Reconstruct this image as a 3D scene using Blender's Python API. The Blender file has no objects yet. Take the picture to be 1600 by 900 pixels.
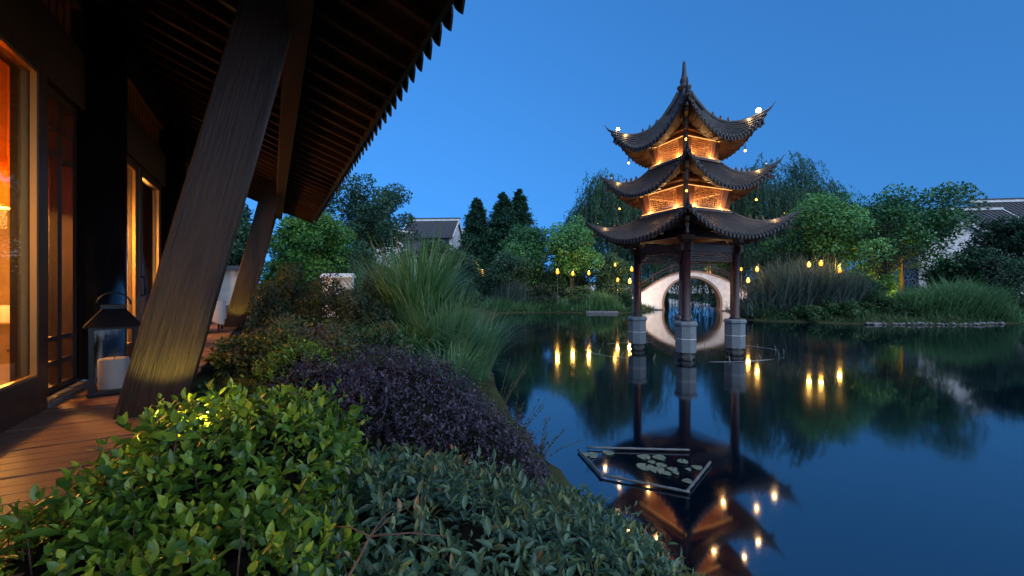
import bpy, bmesh, math, random
import numpy as np
from mathutils import Vector, Matrix

random.seed(7)
RNG = np.random.default_rng(11)
SC = bpy.context.scene
COL = SC.collection
PI = math.pi
R = math.radians

# ------------------------------------------------------------------ camera
F = 640.0            # focal length in pixels of the 1600 px wide photograph
HOR = 448.0          # image row of the horizon
HC = 2.6             # eye height above the water
cam_d = bpy.data.cameras.new('camera')
cam_d.sensor_width = 36.0
cam_d.lens = 36.0 * F / 1600.0
cam_d.shift_y = (HOR - 450.0) / 1600.0
cam_d.clip_start = 0.05
cam_d.clip_end = 4000.0
cam = bpy.data.objects.new('camera', cam_d)
COL.objects.link(cam)
cam.location = (0, 0, HC)
cam.rotation_euler = (R(90), 0, 0)
SC.camera = cam

# ------------------------------------------------------------------ world: dusk sky
world = bpy.data.worlds.new("World")
SC.world = world
world.use_nodes = True
wn = world.node_tree
bg = wn.nodes['Background']
sky = wn.nodes.new('ShaderNodeTexSky')
sky.sky_type = 'NISHITA'
sky.sun_disc = False
SUN_EL, SUN_ROT = 2.0, 150.0
sky.sun_elevation = R(SUN_EL)
sky.sun_rotation = R(SUN_ROT)
sky.ozone_density = 5.0
sky.air_density = 1.0
sky.dust_density = 0.3
# sky lookup direction lifted: the gradient towards the horizon is shallow
wtc = wn.nodes.new('ShaderNodeTexCoord'); wsc = wn.nodes.new('ShaderNodeVectorMath'); wsc.operation = 'MULTIPLY_ADD'
wsc.inputs[1].default_value = (1, 1, .62); wsc.inputs[2].default_value = (0, 0, .36)
wno = wn.nodes.new('ShaderNodeVectorMath'); wno.operation = 'NORMALIZE'
wga = wn.nodes.new('ShaderNodeGamma'); wga.inputs[1].default_value = .89
wn.links.new(wtc.outputs['Generated'], wsc.inputs[0]); wn.links.new(wsc.outputs[0], wno.inputs[0]); wn.links.new(wno.outputs[0], sky.inputs[0])
wn.links.new(sky.outputs[0], wga.inputs[0]); wn.links.new(wga.outputs[0], bg.inputs[0])
bg.inputs[1].default_value = 0.109

sun_d = bpy.data.lights.new('sun', 'SUN')
sun_d.energy = 0.46
sun_d.angle = R(100)
sun_d.color = (.80, .90, 1.0)
sun = bpy.data.objects.new('sun', sun_d)
COL.objects.link(sun)
sun.rotation_euler = (R(90 - 38), 0, R(-SUN_ROT + 180))

SC.view_settings.view_transform = 'Standard'
SC.view_settings.look = 'None'
SC.view_settings.gamma = 1.0
SC.view_settings.use_curve_mapping = False
SC.view_settings.exposure = 3.0
SC.render.engine = 'CYCLES'
SC.cycles.use_denoising = True
SC.cycles.max_bounces = 8
SC.cycles.transparent_max_bounces = 12
SC.cycles.sample_clamp_indirect = 4.0
SC.cycles.caustics_reflective = False
SC.cycles.caustics_refractive = False

# ------------------------------------------------------------------ helpers
def px(x, y, d):
    """point at depth d (metres along the view) seen at pixel x, y of the 1600x900 photograph"""
    return Vector(((x - 800.0) / F * d, d, HC + (HOR - y) / F * d))

def on_z(x, y, z=0.0):
    d = F * (HC - z) / (y - HOR)
    return Vector(((x - 800.0) / F * d, d, z))

def tag(o, label=None, cat=None, group=None, kind=None):
    if label: o['label'] = label
    if cat: o['category'] = cat
    if group: o['group'] = group
    if kind: o['kind'] = kind
    return o

def empty(name, loc=(0, 0, 0), rz=0.0, parent=None):
    o = bpy.data.objects.new(name, None)
    COL.objects.link(o)
    o.location = loc
    o.rotation_euler = (0, 0, rz)
    o.empty_display_size = 0.2
    if parent: o.parent = parent
    return o

def link(name, me, parent=None):
    o = bpy.data.objects.new(name, me)
    COL.objects.link(o)
    if parent: o.parent = parent
    return o

class MB:
    """collects simple shapes; build() links them as one mesh"""
    def __init__(self):
        self.v, self.f = [], []
    def add(self, vs, fs):
        n = len(self.v)
        self.v += [tuple(p) for p in vs]
        self.f += [tuple(i + n for i in f) for f in fs]
        return self
    def box(self, a, b):
        (x0, y0, z0), (x1, y1, z1) = a, b
        return self.add([(x0, y0, z0), (x1, y0, z0), (x1, y1, z0), (x0, y1, z0),
                         (x0, y0, z1), (x1, y0, z1), (x1, y1, z1), (x0, y1, z1)],
                        [(0, 3, 2, 1), (4, 5, 6, 7), (0, 1, 5, 4), (1, 2, 6, 5), (2, 3, 7, 6), (3, 0, 4, 7)])
    def beam(self, a, b, w, h, up=(0, 0, 1)):
        """box from a to b, w across, h along up"""
        a, b, up = Vector(a), Vector(b), Vector(up)
        d = (b - a).normalized()
        s = d.cross(up)
        if s.length < 1e-5: s = d.cross(Vector((1, 0, 0)))
        s.normalize()
        u = s.cross(d).normalized()
        vs = []
        for p in (a, b):
            for i, j in ((-1, -1), (1, -1), (1, 1), (-1, 1)):
                vs.append(p + s * (i * w / 2) + u * (j * h / 2))
        return self.add(vs, [(0, 1, 2, 3), (7, 6, 5, 4), (0, 4, 5, 1), (1, 5, 6, 2), (2, 6, 7, 3), (3, 7, 4, 0)])
    def tube(self, pts, rads, n=8, cap=True):
        pts = [Vector(p) for p in pts]
        if not hasattr(rads, '__len__'): rads = [rads] * len(pts)
        vs, fs = [], []
        ref = None
        for i, p in enumerate(pts):
            d = (pts[min(i + 1, len(pts) - 1)] - pts[max(i - 1, 0)]).normalized()
            if ref is None:
                ref = Vector((0, 0, 1)) if abs(d.z) < .9 else Vector((1, 0, 0))
            s = d.cross(ref).normalized()
            t = s.cross(d).normalized()
            ref = t
            for k in range(n):
                a = 2 * PI * k / n
                vs.append(p + (s * math.cos(a) + t * math.sin(a)) * rads[i])
        for i in range(len(pts) - 1):
            for k in range(n):
                k2 = (k + 1) % n
                fs.append((i * n + k, i * n + k2, (i + 1) * n + k2, (i + 1) * n + k))
        if cap:
            fs.append(tuple(range(n))[::-1])
            fs.append(tuple((len(pts) - 1) * n + k for k in range(n)))
        return self.add(vs, fs)
    def lathe(self, prof, c=(0, 0, 0), n=16, rot=0.0):
        vs, fs = [], []
        for r, z in prof:
            for k in range(n):
                a = 2 * PI * k / n + rot
                vs.append((c[0] + r * math.cos(a), c[1] + r * math.sin(a), c[2] + z))
        m = len(prof)
        for i in range(m - 1):
            for k in range(n):
                k2 = (k + 1) % n
                fs.append((i * n + k, i * n + k2, (i + 1) * n + k2, (i + 1) * n + k))
        fs.append(tuple(range(n))[::-1])
        fs.append(tuple((m - 1) * n + k for k in range(n)))
        return self.add(vs, fs)
    def prism(self, poly, axis, a, b):
        """polygon extruded along axis ('x','y','z') from a to b"""
        n = len(poly)
        def pt(p, q):
            return {'x': (q, p[0], p[1]), 'y': (p[0], q, p[1]), 'z': (p[0], p[1], q)}[axis]
        vs = [pt(p, a) for p in poly] + [pt(p, b) for p in poly]
        fs = [tuple(range(n))[::-1], tuple(range(n, 2 * n))]
        for i in range(n):
            j = (i + 1) % n
            fs.append((i, j, n + j, n + i))
        return self.add(vs, fs)
    def mesh(self, name, mat, smooth=False):
        me = bpy.data.meshes.new(name)
        me.from_pydata(self.v, [], self.f)
        bm = bmesh.new(); bm.from_mesh(me)
        bmesh.ops.recalc_face_normals(bm, faces=bm.faces)
        bm.to_mesh(me); bm.free()
        if smooth:
            me.polygons.foreach_set('use_smooth', [True] * len(me.polygons))
        if mat: me.materials.append(mat)
        return me
    def build(self, name, mat, parent=None, smooth=False, bevel=0.0):
        o = link(name, self.mesh(name, mat, smooth), parent)
        if bevel:
            m = o.modifiers.new('bevel', 'BEVEL'); m.width = bevel; m.segments = 2; m.limit_method = 'ANGLE'
        return o

# ------------------------------------------------------------------ materials
def nt_new(name):
    m = bpy.data.materials.new(name)
    m.use_nodes = True
    nt = m.node_tree
    b = nt.nodes['Principled BSDF']
    return m, nt, b

def mat_plain(name, col, rough=.6, metal=0., spec=.5, noise=0., nscale=8., bump=0., stretch=None, detail=5., col2=None):
    m, nt, b = nt_new(name)
    b.inputs['Roughness'].default_value = rough
    b.inputs['Metallic'].default_value = metal
    b.inputs['Specular IOR Level'].default_value = spec
    b.inputs['Base Color'].default_value = (*col, 1)
    if noise or bump or col2:
        tc = nt.nodes.new('ShaderNodeTexCoord'); mp = nt.nodes.new('ShaderNodeMapping')
        if stretch: mp.inputs['Scale'].default_value = stretch
        nz = nt.nodes.new('ShaderNodeTexNoise'); nz.inputs['Scale'].default_value = nscale; nz.inputs['Detail'].default_value = detail
        nz.inputs['Roughness'].default_value = .65
        nt.links.new(tc.outputs['Object'], mp.inputs[0]); nt.links.new(mp.outputs[0], nz.inputs[0])
        rp = nt.nodes.new('ShaderNodeValToRGB')
        c2 = col2 if col2 else tuple(min(1, c * (1 + noise)) for c in col)
        c1 = col if col2 else tuple(c * (1 - noise) for c in col)
        rp.color_ramp.elements[0].position = .35; rp.color_ramp.elements[1].position = .68
        rp.color_ramp.elements[0].color = (*c1, 1); rp.color_ramp.elements[1].color = (*c2, 1)
        nt.links.new(nz.outputs[0], rp.inputs[0]); nt.links.new(rp.outputs[0], b.inputs['Base Color'])
        if bump:
            bp = nt.nodes.new('ShaderNodeBump'); bp.inputs['Strength'].default_value = bump; bp.inputs['Distance'].default_value = .02
            nt.links.new(nz.outputs[0], bp.inputs['Height']); nt.links.new(bp.outputs[0], b.inputs['Normal'])
    return m

def mat_emit(name, col, s):
    m, nt, b = nt_new(name)
    b.inputs['Base Color'].default_value = (*col, 1)
    b.inputs['Emission Color'].default_value = (*col, 1)
    b.inputs['Emission Strength'].default_value = s
    return m

def mat_leaf(name, ramp, rough=.45, trans=.35, spec=.4):
    """leaf surface: colour varies leaf by leaf through the rnd attribute"""
    m, nt, b = nt_new(name)
    at = nt.nodes.new('ShaderNodeAttribute'); at.attribute_name = 'rnd'
    rp = nt.nodes.new('ShaderNodeValToRGB')
    el = rp.color_ramp.elements
    while len(el) < len(ramp): el.new(.5)
    for e, (p, c) in zip(el, ramp):
        e.position = p; e.color = (*[min(.5, q * 1.4) for q in c], 1)
    tcx = nt.nodes.new('ShaderNodeTexCoord'); nzx = nt.nodes.new('ShaderNodeTexNoise'); nzx.inputs['Scale'].default_value = 34; nzx.inputs['Detail'].default_value = 3
    adx = nt.nodes.new('ShaderNodeMath'); adx.operation = 'MULTIPLY_ADD'; adx.inputs[1].default_value = .34; adx.use_clamp = True
    sbx = nt.nodes.new('ShaderNodeMath'); sbx.operation = 'SUBTRACT'; sbx.inputs[1].default_value = .17
    nt.links.new(tcx.outputs['Object'], nzx.inputs[0]); nt.links.new(nzx.outputs[0], adx.inputs[0]); nt.links.new(at.outputs['Fac'], sbx.inputs[0]); nt.links.new(sbx.outputs[0], adx.inputs[2])
    nt.links.new(adx.outputs[0], rp.inputs[0])
    nt.links.new(rp.outputs[0], b.inputs['Base Color'])
    b.inputs['Roughness'].default_value = rough
    b.inputs['Specular IOR Level'].default_value = spec
    if trans:
        tr = nt.nodes.new('ShaderNodeBsdfTranslucent')
        mx = nt.nodes.new('ShaderNodeMixShader'); mx.inputs[0].default_value = trans
        out = nt.nodes['Material Output']
        nt.links.new(rp.outputs[0], tr.inputs[0])
        nt.links.new(b.outputs[0], mx.inputs[1]); nt.links.new(tr.outputs[0], mx.inputs[2])
        nt.links.new(mx.outputs[0], out.inputs[0])
    return m

def mat_glass(name, tint=(.9, .92, .95), refl=1.0):
    m, nt, b = nt_new(name)
    nt.nodes.remove(b)
    tr = nt.nodes.new('ShaderNodeBsdfTransparent'); tr.inputs[0].default_value = (*tint, 1)
    gl = nt.nodes.new('ShaderNodeBsdfGlossy'); gl.inputs['Roughness'].default_value = .01
    fr = nt.nodes.new('ShaderNodeFresnel')
    ge = nt.nodes.new('ShaderNodeNewGeometry'); io = nt.nodes.new('ShaderNodeMath'); io.operation = 'MULTIPLY_ADD'   # same index on both faces of the thin pane
    io.inputs[1].default_value = 1 / 1.45 - 1.45; io.inputs[2].default_value = 1.45
    nt.links.new(ge.outputs['Backfacing'], io.inputs[0]); nt.links.new(io.outputs[0], fr.inputs[0])
    mu = nt.nodes.new('ShaderNodeMath'); mu.operation = 'MULTIPLY'; mu.inputs[1].default_value = refl
    mx = nt.nodes.new('ShaderNodeMixShader')
    nt.links.new(fr.outputs[0], mu.inputs[0]); nt.links.new(mu.outputs[0], mx.inputs[0])
    nt.links.new(tr.outputs[0], mx.inputs[1]); nt.links.new(gl.outputs[0], mx.inputs[2])
    nt.links.new(mx.outputs[0], nt.nodes['Material Output'].inputs[0])
    return m

M = {}
M['timber'] = mat_plain('weathered_timber', (.009, .0048, .0036), .45, spec=.4, nscale=4, bump=1.0, stretch=(9, 9, .40), detail=14, col2=(.045, .026, .017))
M['dark_wood'] = mat_plain('dark_wood', (.030, .014, .008), .5, spec=.35, noise=.4, nscale=6, bump=.2, stretch=(1, 6, 6))
M['rafter'] = mat_plain('rafter_wood', (.045, .019, .011), .55, spec=.3, noise=.35, nscale=5, bump=.15, stretch=(1, 6, 6))
M['boarding'] = mat_plain('roof_boarding', (.014, .006, .004), .7, spec=.2, noise=.4, nscale=4, stretch=(1, 4, 1))
M['lacquer'] = mat_plain('black_lacquer', (.008, .007, .007), .14, spec=.6, noise=.3, nscale=3)
M['door_wood'] = mat_plain('door_wood', (.05, .022, .013), .38, spec=.5, noise=.35, nscale=5, stretch=(4, 4, .5))
M['plank'] = mat_plain('deck_plank', (.10, .050, .036), .55, spec=.35, nscale=5, bump=.35, stretch=(.7, 9, 9), detail=8, col2=(.21, .115, .082))
M['brass'] = mat_plain('brass_edge', (.45, .27, .09), .35, metal=.8)
M['iron'] = mat_plain('black_iron', (.016, .016, .018), .42, metal=.4, spec=.5, noise=.3, nscale=12)
M['roof_tile'] = mat_plain('grey_roof_tile', (.014, .0145, .018), .6, spec=.35, nscale=7, bump=.3, detail=6, col2=(.042, .041, .044))
M['ridge'] = mat_plain('ridge_tile', (.018, .017, .019), .6, nscale=9, bump=.25, col2=(.045, .042, .042))
M['red_wood'] = mat_plain('dark_red_lacquered_wood', (.026, .009, .010), .4, spec=.45, noise=.35, nscale=5, stretch=(4, 4, .6), bump=.1)
M['pag_dark'] = mat_plain('pagoda_dark_beam', (.026, .014, .012), .5, spec=.35, noise=.35, nscale=5)
M['pag_wood'] = mat_plain('pagoda_brown_wood', (.19, .075, .036), .5, spec=.35, noise=.3, nscale=6, stretch=(1, 1, 4), bump=.1)
M['soffit'] = mat_plain('pagoda_soffit', (.045, .021, .014), .6, spec=.25, noise=.3, nscale=6)
M['lattice'] = mat_plain('lattice_wood', (.42, .22, .10), .5, spec=.3, noise=.25, nscale=8)
M['plinth'] = mat_plain('plinth_granite', (.085, .105, .12), .6, spec=.4, nscale=22, bump=.12, detail=8, col2=(.17, .195, .21))
M['concrete'] = mat_plain('wet_concrete', (.05, .05, .045), .5, noise=.4, nscale=9, bump=.2)
M['plaster'] = mat_plain('white_plaster', (.60, .585, .57), .8, spec=.2, nscale=2.2, bump=.05, detail=8, col2=(.82, .80, .78))
M['stone_trim'] = mat_plain('brown_stone_trim', (.19, .13, .095), .7, nscale=9, bump=.2, col2=(.27, .20, .155))
M['stone'] = mat_plain('grey_stone', (.075, .08, .085), .75, nscale=6, bump=.4, col2=(.19, .19, .19))
M['bark'] = mat_plain('bark', (.035, .026, .019), .85, nscale=9, bump=.7, stretch=(3, 3, .6), col2=(.09, .068, .05))
M['twig'] = mat_plain('twig', (.045, .022, .014), .7, nscale=20, bump=.3, col2=(.14, .085, .05))
M['bush_core'] = mat_plain('bush_shade_core', (.010, .010, .007), .95, spec=.05, noise=.4, nscale=14)  # near-black colour stands in for the shade inside a shrub
M['ground'] = mat_plain('earth_and_moss', (.030, .028, .018), .95, spec=.1, nscale=1.6, bump=.5, detail=9, col2=(.045, .065, .022))
M['cloth'] = mat_plain('white_cloth', (.72, .68, .66), .85, spec=.15, noise=.06, nscale=5)
M['candle'] = mat_plain('candle_wax', (.78, .70, .62), .45, spec=.4, noise=.05, nscale=6)
M['int_wall'] = mat_plain('ochre_wall', (.50, .30, .13), .7, noise=.2, nscale=2)
M['int_floor'] = mat_plain('dark_wood_floor', (.07, .04, .025), .35, noise=.35, nscale=5, stretch=(1, 8, 1))
m, nt, b = nt_new('orange_curtain_cloth')
tr = nt.nodes.new('ShaderNodeBsdfTranslucent'); tr.inputs[0].default_value = (.85, .42, .07, 1)
mx = nt.nodes.new('ShaderNodeMixShader'); mx.inputs[0].default_value = .6
b.inputs['Base Color'].default_value = (.62, .30, .07, 1); b.inputs['Roughness'].default_value = .85
nt.links.new(b.outputs[0], mx.inputs[1]); nt.links.new(tr.outputs[0], mx.inputs[2]); nt.links.new(mx.outputs[0], nt.nodes['Material Output'].inputs[0])
M['curtain'] = m
M['chair_red'] = mat_plain('red_chair_fabric', (.20, .03, .025), .7, noise=.25, nscale=9)
M['shade'] = mat_emit('lamp_shade_glow', (1., .46, .06), .5)
M['bulb'] = mat_emit('warm_bulb_glow', (1., .46, .08), .5)
M['bulb_hot'] = mat_emit('bright_floodlight_glow', (1., .74, .40), 14.0)
M['lantern_glow'] = mat_emit('garden_lantern_glow', (1., .36, .03), .30)
M['strip'] = mat_emit('led_strip_glow', (1., .50, .15), .22)
M['glass'] = mat_glass('window_glass', (.93, .93, .92), 1.0)
M['lantern_glass'] = mat_glass('lantern_glass', (.9, .9, .9), .6)
M['bamboo'] = mat_plain('bamboo_pole', (.085, .09, .09), .45, nscale=10, noise=.3)
M['lilypad'] = mat_plain('lily_pad', (.06, .10, .06), .4, nscale=12, col2=(.17, .19, .14))
M['pipe'] = mat_plain('pale_pipe', (.16, .18, .19), .4, noise=.2)
M['hill'] = mat_plain('hill_woods', (.020, .045, .040), .95, spec=.05, noise=.3, nscale=.05)
M['house_tile'] = mat_plain('house_roof_tile', (.030, .032, .037), .7, nscale=3, bump=.3, stretch=(4, 1, 1), col2=(.055, .056, .064))
M['pane'] = mat_plain('dark_window_pane', (.02, .025, .03), .08, spec=.6)

# leaves (rnd -> colour)
M['lf_green'] = mat_leaf('bright_privet_leaf', [(0, (.030, .080, .014)), (.4, (.100, .185, .020)), (.75, (.20, .28, .025)), (1, (.32, .32, .03))], .34, .3, .45)
M['lf_blue'] = mat_leaf('bluish_nandina_leaf', [(0, (.024, .058, .040)), (.5, (.055, .112, .066)), (.84, (.11, .15, .05)), (.93, (.16, .12, .05)), (1, (.24, .10, .06))], .36, .25, .45)
M['lf_purple'] = mat_leaf('purple_loropetalum_leaf', [(0, (.020, .016, .026)), (.55, (.054, .043, .068)), (.9, (.10, .080, .11)), (1, (.13, .06, .07))], .4, .2, .4)
M['lf_mixed'] = mat_leaf('bronze_shrub_leaf', [(0, (.014, .036, .020)), (.4, (.035, .070, .030)), (.75, (.060, .095, .030)), (.93, (.085, .090, .03)), (1, (.06, .045, .055))], .5, .25, .3)
M['lf_maple'] = mat_leaf('dusky_maple_leaf', [(0, (.009, .022, .015)), (.5, (.022, .042, .026)), (.85, (.030, .048, .026)), (1, (.05, .070, .055))], .6, .3, .25)
M['lf_grass'] = mat_leaf('silver_grass_blade', [(0, (.028, .095, .026)), (.6, (.060, .165, .055)), (1, (.15, .23, .14))], .45, .35, .35)
M['lf_pale'] = mat_leaf('pale_grass_blade', [(0, (.034, .105, .045)), (.6, (.070, .17, .075)), (1, (.14, .23, .11))], .5, .35, .3)
M['lf_camphor'] = mat_leaf('camphor_leaf', [(0, (.010, .045, .018)), (.5, (.028, .115, .038)), (1, (.075, .21, .055))], .42, .25, .4)
M['lf_bright'] = mat_leaf('bright_tree_leaf', [(0, (.014, .055, .012)), (.5, (.036, .12, .022)), (1, (.09, .19, .035))], .45, .35, .35)
M['lf_dark'] = mat_leaf('dark_tree_leaf', [(0, (.008, .026, .016)), (.6, (.018, .052, .028)), (1, (.034, .085, .045))], .5, .25, .3)
M['lf_willow'] = mat_leaf('willow_leaf', [(0, (.012, .042, .026)), (.6, (.028, .075, .044)), (1, (.05, .11, .055))], .5, .35, .3)
M['lf_conifer'] = mat_leaf('conifer_needle', [(0, (.006, .026, .016)), (.6, (.013, .046, .026)), (1, (.025, .075, .04))], .6, .2, .25)
M['lf_reed'] = mat_leaf('grey_reed_blade', [(0, (.022, .044, .040)), (.6, (.050, .086, .076)), (1, (.10, .135, .12))], .6, .3, .25)
M['lf_low'] = mat_leaf('bank_shrub_leaf', [(0, (.010, .034, .014)), (.6, (.028, .075, .026)), (1, (.065, .11, .04))], .5, .3, .3)

# ------------------------------------------------------------------ numpy mesh helpers
def np_mesh(name, V, quads=None, tris=None, rnd=None, mat=None, smooth=False):
    me = bpy.data.meshes.new(name)
    nq = 0 if quads is None else len(quads); ntr = 0 if tris is None else len(tris)
    loops = []
    if nq: loops.append(np.asarray(quads, np.int32).ravel())
    if ntr: loops.append(np.asarray(tris, np.int32).ravel())
    lv = np.concatenate(loops)
    me.vertices.add(len(V)); me.vertices.foreach_set('co', np.asarray(V, np.float32).ravel())
    me.loops.add(len(lv)); me.loops.foreach_set('vertex_index', lv)
    me.polygons.add(nq + ntr)
    st = np.concatenate([np.arange(nq) * 4, nq * 4 + np.arange(ntr) * 3]).astype(np.int32)
    me.polygons.foreach_set('loop_start', st)
    if smooth: me.polygons.foreach_set('use_smooth', np.ones(nq + ntr, bool))
    if rnd is not None:
        a = me.attributes.new('rnd', 'FLOAT', 'POINT'); a.data.foreach_set('value', np.asarray(rnd, np.float32))
    me.update(calc_edges=True)
    if mat: me.materials.append(mat)
    return me

def nrm(a):
    return a / np.maximum(np.linalg.norm(a, axis=-1, keepdims=True), 1e-9)

OVATE = (np.array([(0, 0, 0), (0, .33, .0), (0, .68, -.01), (0, 1, -.09),
                   (-.30, .16, .05), (-.5, .42, .10), (-.36, .72, .05),
                   (.30, .16, .05), (.5, .42, .10), (.36, .72, .05)], float),
         [(0, 7, 8, 1), (1, 8, 9, 2), (0, 1, 5, 4), (1, 2, 6, 5)], [(2, 9, 3), (2, 3, 6)])
LANCE = (np.array([(0, 0, 0), (0, .4, .02), (0, 1, -.12), (-.5, .38, .07), (.5, .38, .07), (-.3, .7, 0), (.3, .7, 0)], float),
         [], [(0, 4, 1), (0, 1, 3), (1, 4, 6), (1, 6, 2), (1, 2, 5), (1, 5, 3)])
DIAMOND = (np.array([(0, 0, 0), (.5, .5, .06), (0, 1, 0), (-.5, .5, .06)], float), [], [(0, 1, 2), (0, 2, 3)])

def frames(D, Nn):
    D = nrm(D); X = nrm(np.cross(D, Nn)); Z = np.cross(X, D)
    return X, D, Z

def leaf_mesh(name, P, D, Nn, L, W, rnd, tmpl, mat):
    T, Q, Tr = tmpl
    n, k = len(P), len(T)
    X, Y, Z = frames(D, Nn)
    L = np.broadcast_to(L, n); W = np.broadcast_to(W, n)
    V = (P[:, None, :] + X[:, None, :] * (T[None, :, 0:1] * W[:, None, None]) + Y[:, None, :] * (T[None, :, 1:2] * L[:, None, None])
         + Z[:, None, :] * (T[None, :, 2:3] * L[:, None, None]))
    off = (np.arange(n) * k)[:, None, None]
    q = (np.array(Q)[None] + off).reshape(-1, 4) if len(Q) else None
    t = (np.array(Tr)[None] + off).reshape(-1, 3) if len(Tr) else None
    return np_mesh(name, V.reshape(-1, 3), q, t, np.repeat(rnd, k), mat)

def rvec(n):
    return nrm(RNG.normal(size=(n, 3)))

UP = np.array([0., 0., 1.])

def lumps(P, seed, freq=3.0, amp=1.0):
    g = np.random.default_rng(seed)
    o = np.zeros(len(P))
    for i in range(5):
        w = g.normal(size=3) * freq * (1 + .5 * i); ph = g.uniform(0, 6.28)
        o += np.sin(P @ w + ph) / (1 + .6 * i)
    return o * amp / 2.0

def mound_pts(n, c, r, rot, p=3.0, zmin=-.25, seed=1, lump=.08, tilt=(0, 0)):
    """points and normals on a lumpy cushion shape; tilt lowers it per metre in world x, y"""
    v = rvec(n * 2); v = v[v[:, 2] > zmin][:n]
    s = v / (np.abs(v) ** p).sum(1, keepdims=True) ** (1 / p)
    loc = s * np.array(r)
    nn = np.sign(v) * np.abs(s) ** (p - 1) / np.array(r)
    nn = nrm(nn)
    loc = loc + nn * lumps(loc, seed, 4.0 / max(.35, min(r[0], r[1])), lump)[:, None]
    ca, sa = math.cos(rot), math.sin(rot)
    Rm = np.array([[ca, -sa, 0], [sa, ca, 0], [0, 0, 1]])
    loc = loc @ Rm.T; nn = nn @ Rm.T
    loc[:, 2] += loc[:, 0] * tilt[0] + loc[:, 1] * tilt[1]
    return loc + np.array(c), nn

def mound_core(name, c, r, rot, p, scale, tilt, parent, seed, lump):
    bm = bmesh.new(); bmesh.ops.create_icosphere(bm, subdivisions=4, radius=1.0)
    V = np.array([v.co[:] for v in bm.verts]); Fc = np.array([[v.index for v in f.verts] for f in bm.faces]); bm.free()
    V = nrm(V)
    s = V / (np.abs(V) ** p).sum(1, keepdims=True) ** (1 / p)
    loc = s * np.array(r)
    nn = nrm(np.sign(V) * np.abs(s) ** (p - 1) / np.array(r))
    loc = loc + nn * lumps(loc, seed, 4.0 / max(.35, min(r[0], r[1])), lump)[:, None]
    loc = loc * scale
    ca, sa = math.cos(rot), math.sin(rot)
    loc = loc @ np.array([[ca, -sa, 0], [sa, ca, 0], [0, 0, 1]]).T
    loc[:, 2] += loc[:, 0] * tilt[0] + loc[:, 1] * tilt[1]
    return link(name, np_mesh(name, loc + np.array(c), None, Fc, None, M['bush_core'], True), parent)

def shoots(P, N, pairs, length, leaf_l, up=.5, rand=.45, spread=1.0, droop=0.0):
    """leaf positions/directions on little upright shoots that grow from P"""
    n = len(P)
    S = nrm(N * .7 + UP * up + rvec(n) * rand)
    A = nrm(np.cross(S, rvec(n))); B = np.cross(S, A)
    LP, LD, LN, LI = [], [], [], []
    for j in range(pairs):
        f = j / max(1, pairs - 1)
        base = P + S * (length * (f - .45))[:, None] if hasattr(length, '__len__') else P + S * (length * (f - .45))
        a = A if j % 2 == 0 else B
        sp = spread * (1.15 - .75 * f)
        for sg in (-1, 1):
            d = nrm(S * (.35 + .55 * f) + a * sg * sp + rvec(n) * .28 - UP * droop * (1 - f))
            LP.append(base + rvec(n) * .008); LD.append(d); LN.append(nrm(S + rvec(n) * .35)); LI.append(np.full(n, f))
    return np.concatenate(LP), np.concatenate(LD), np.concatenate(LN), np.concatenate(LI)

def project(P):
    y = np.maximum(P[:, 1], .05)
    return 800 + F * P[:, 0] / y, HOR - F * (P[:, 2] - HC) / y

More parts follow.
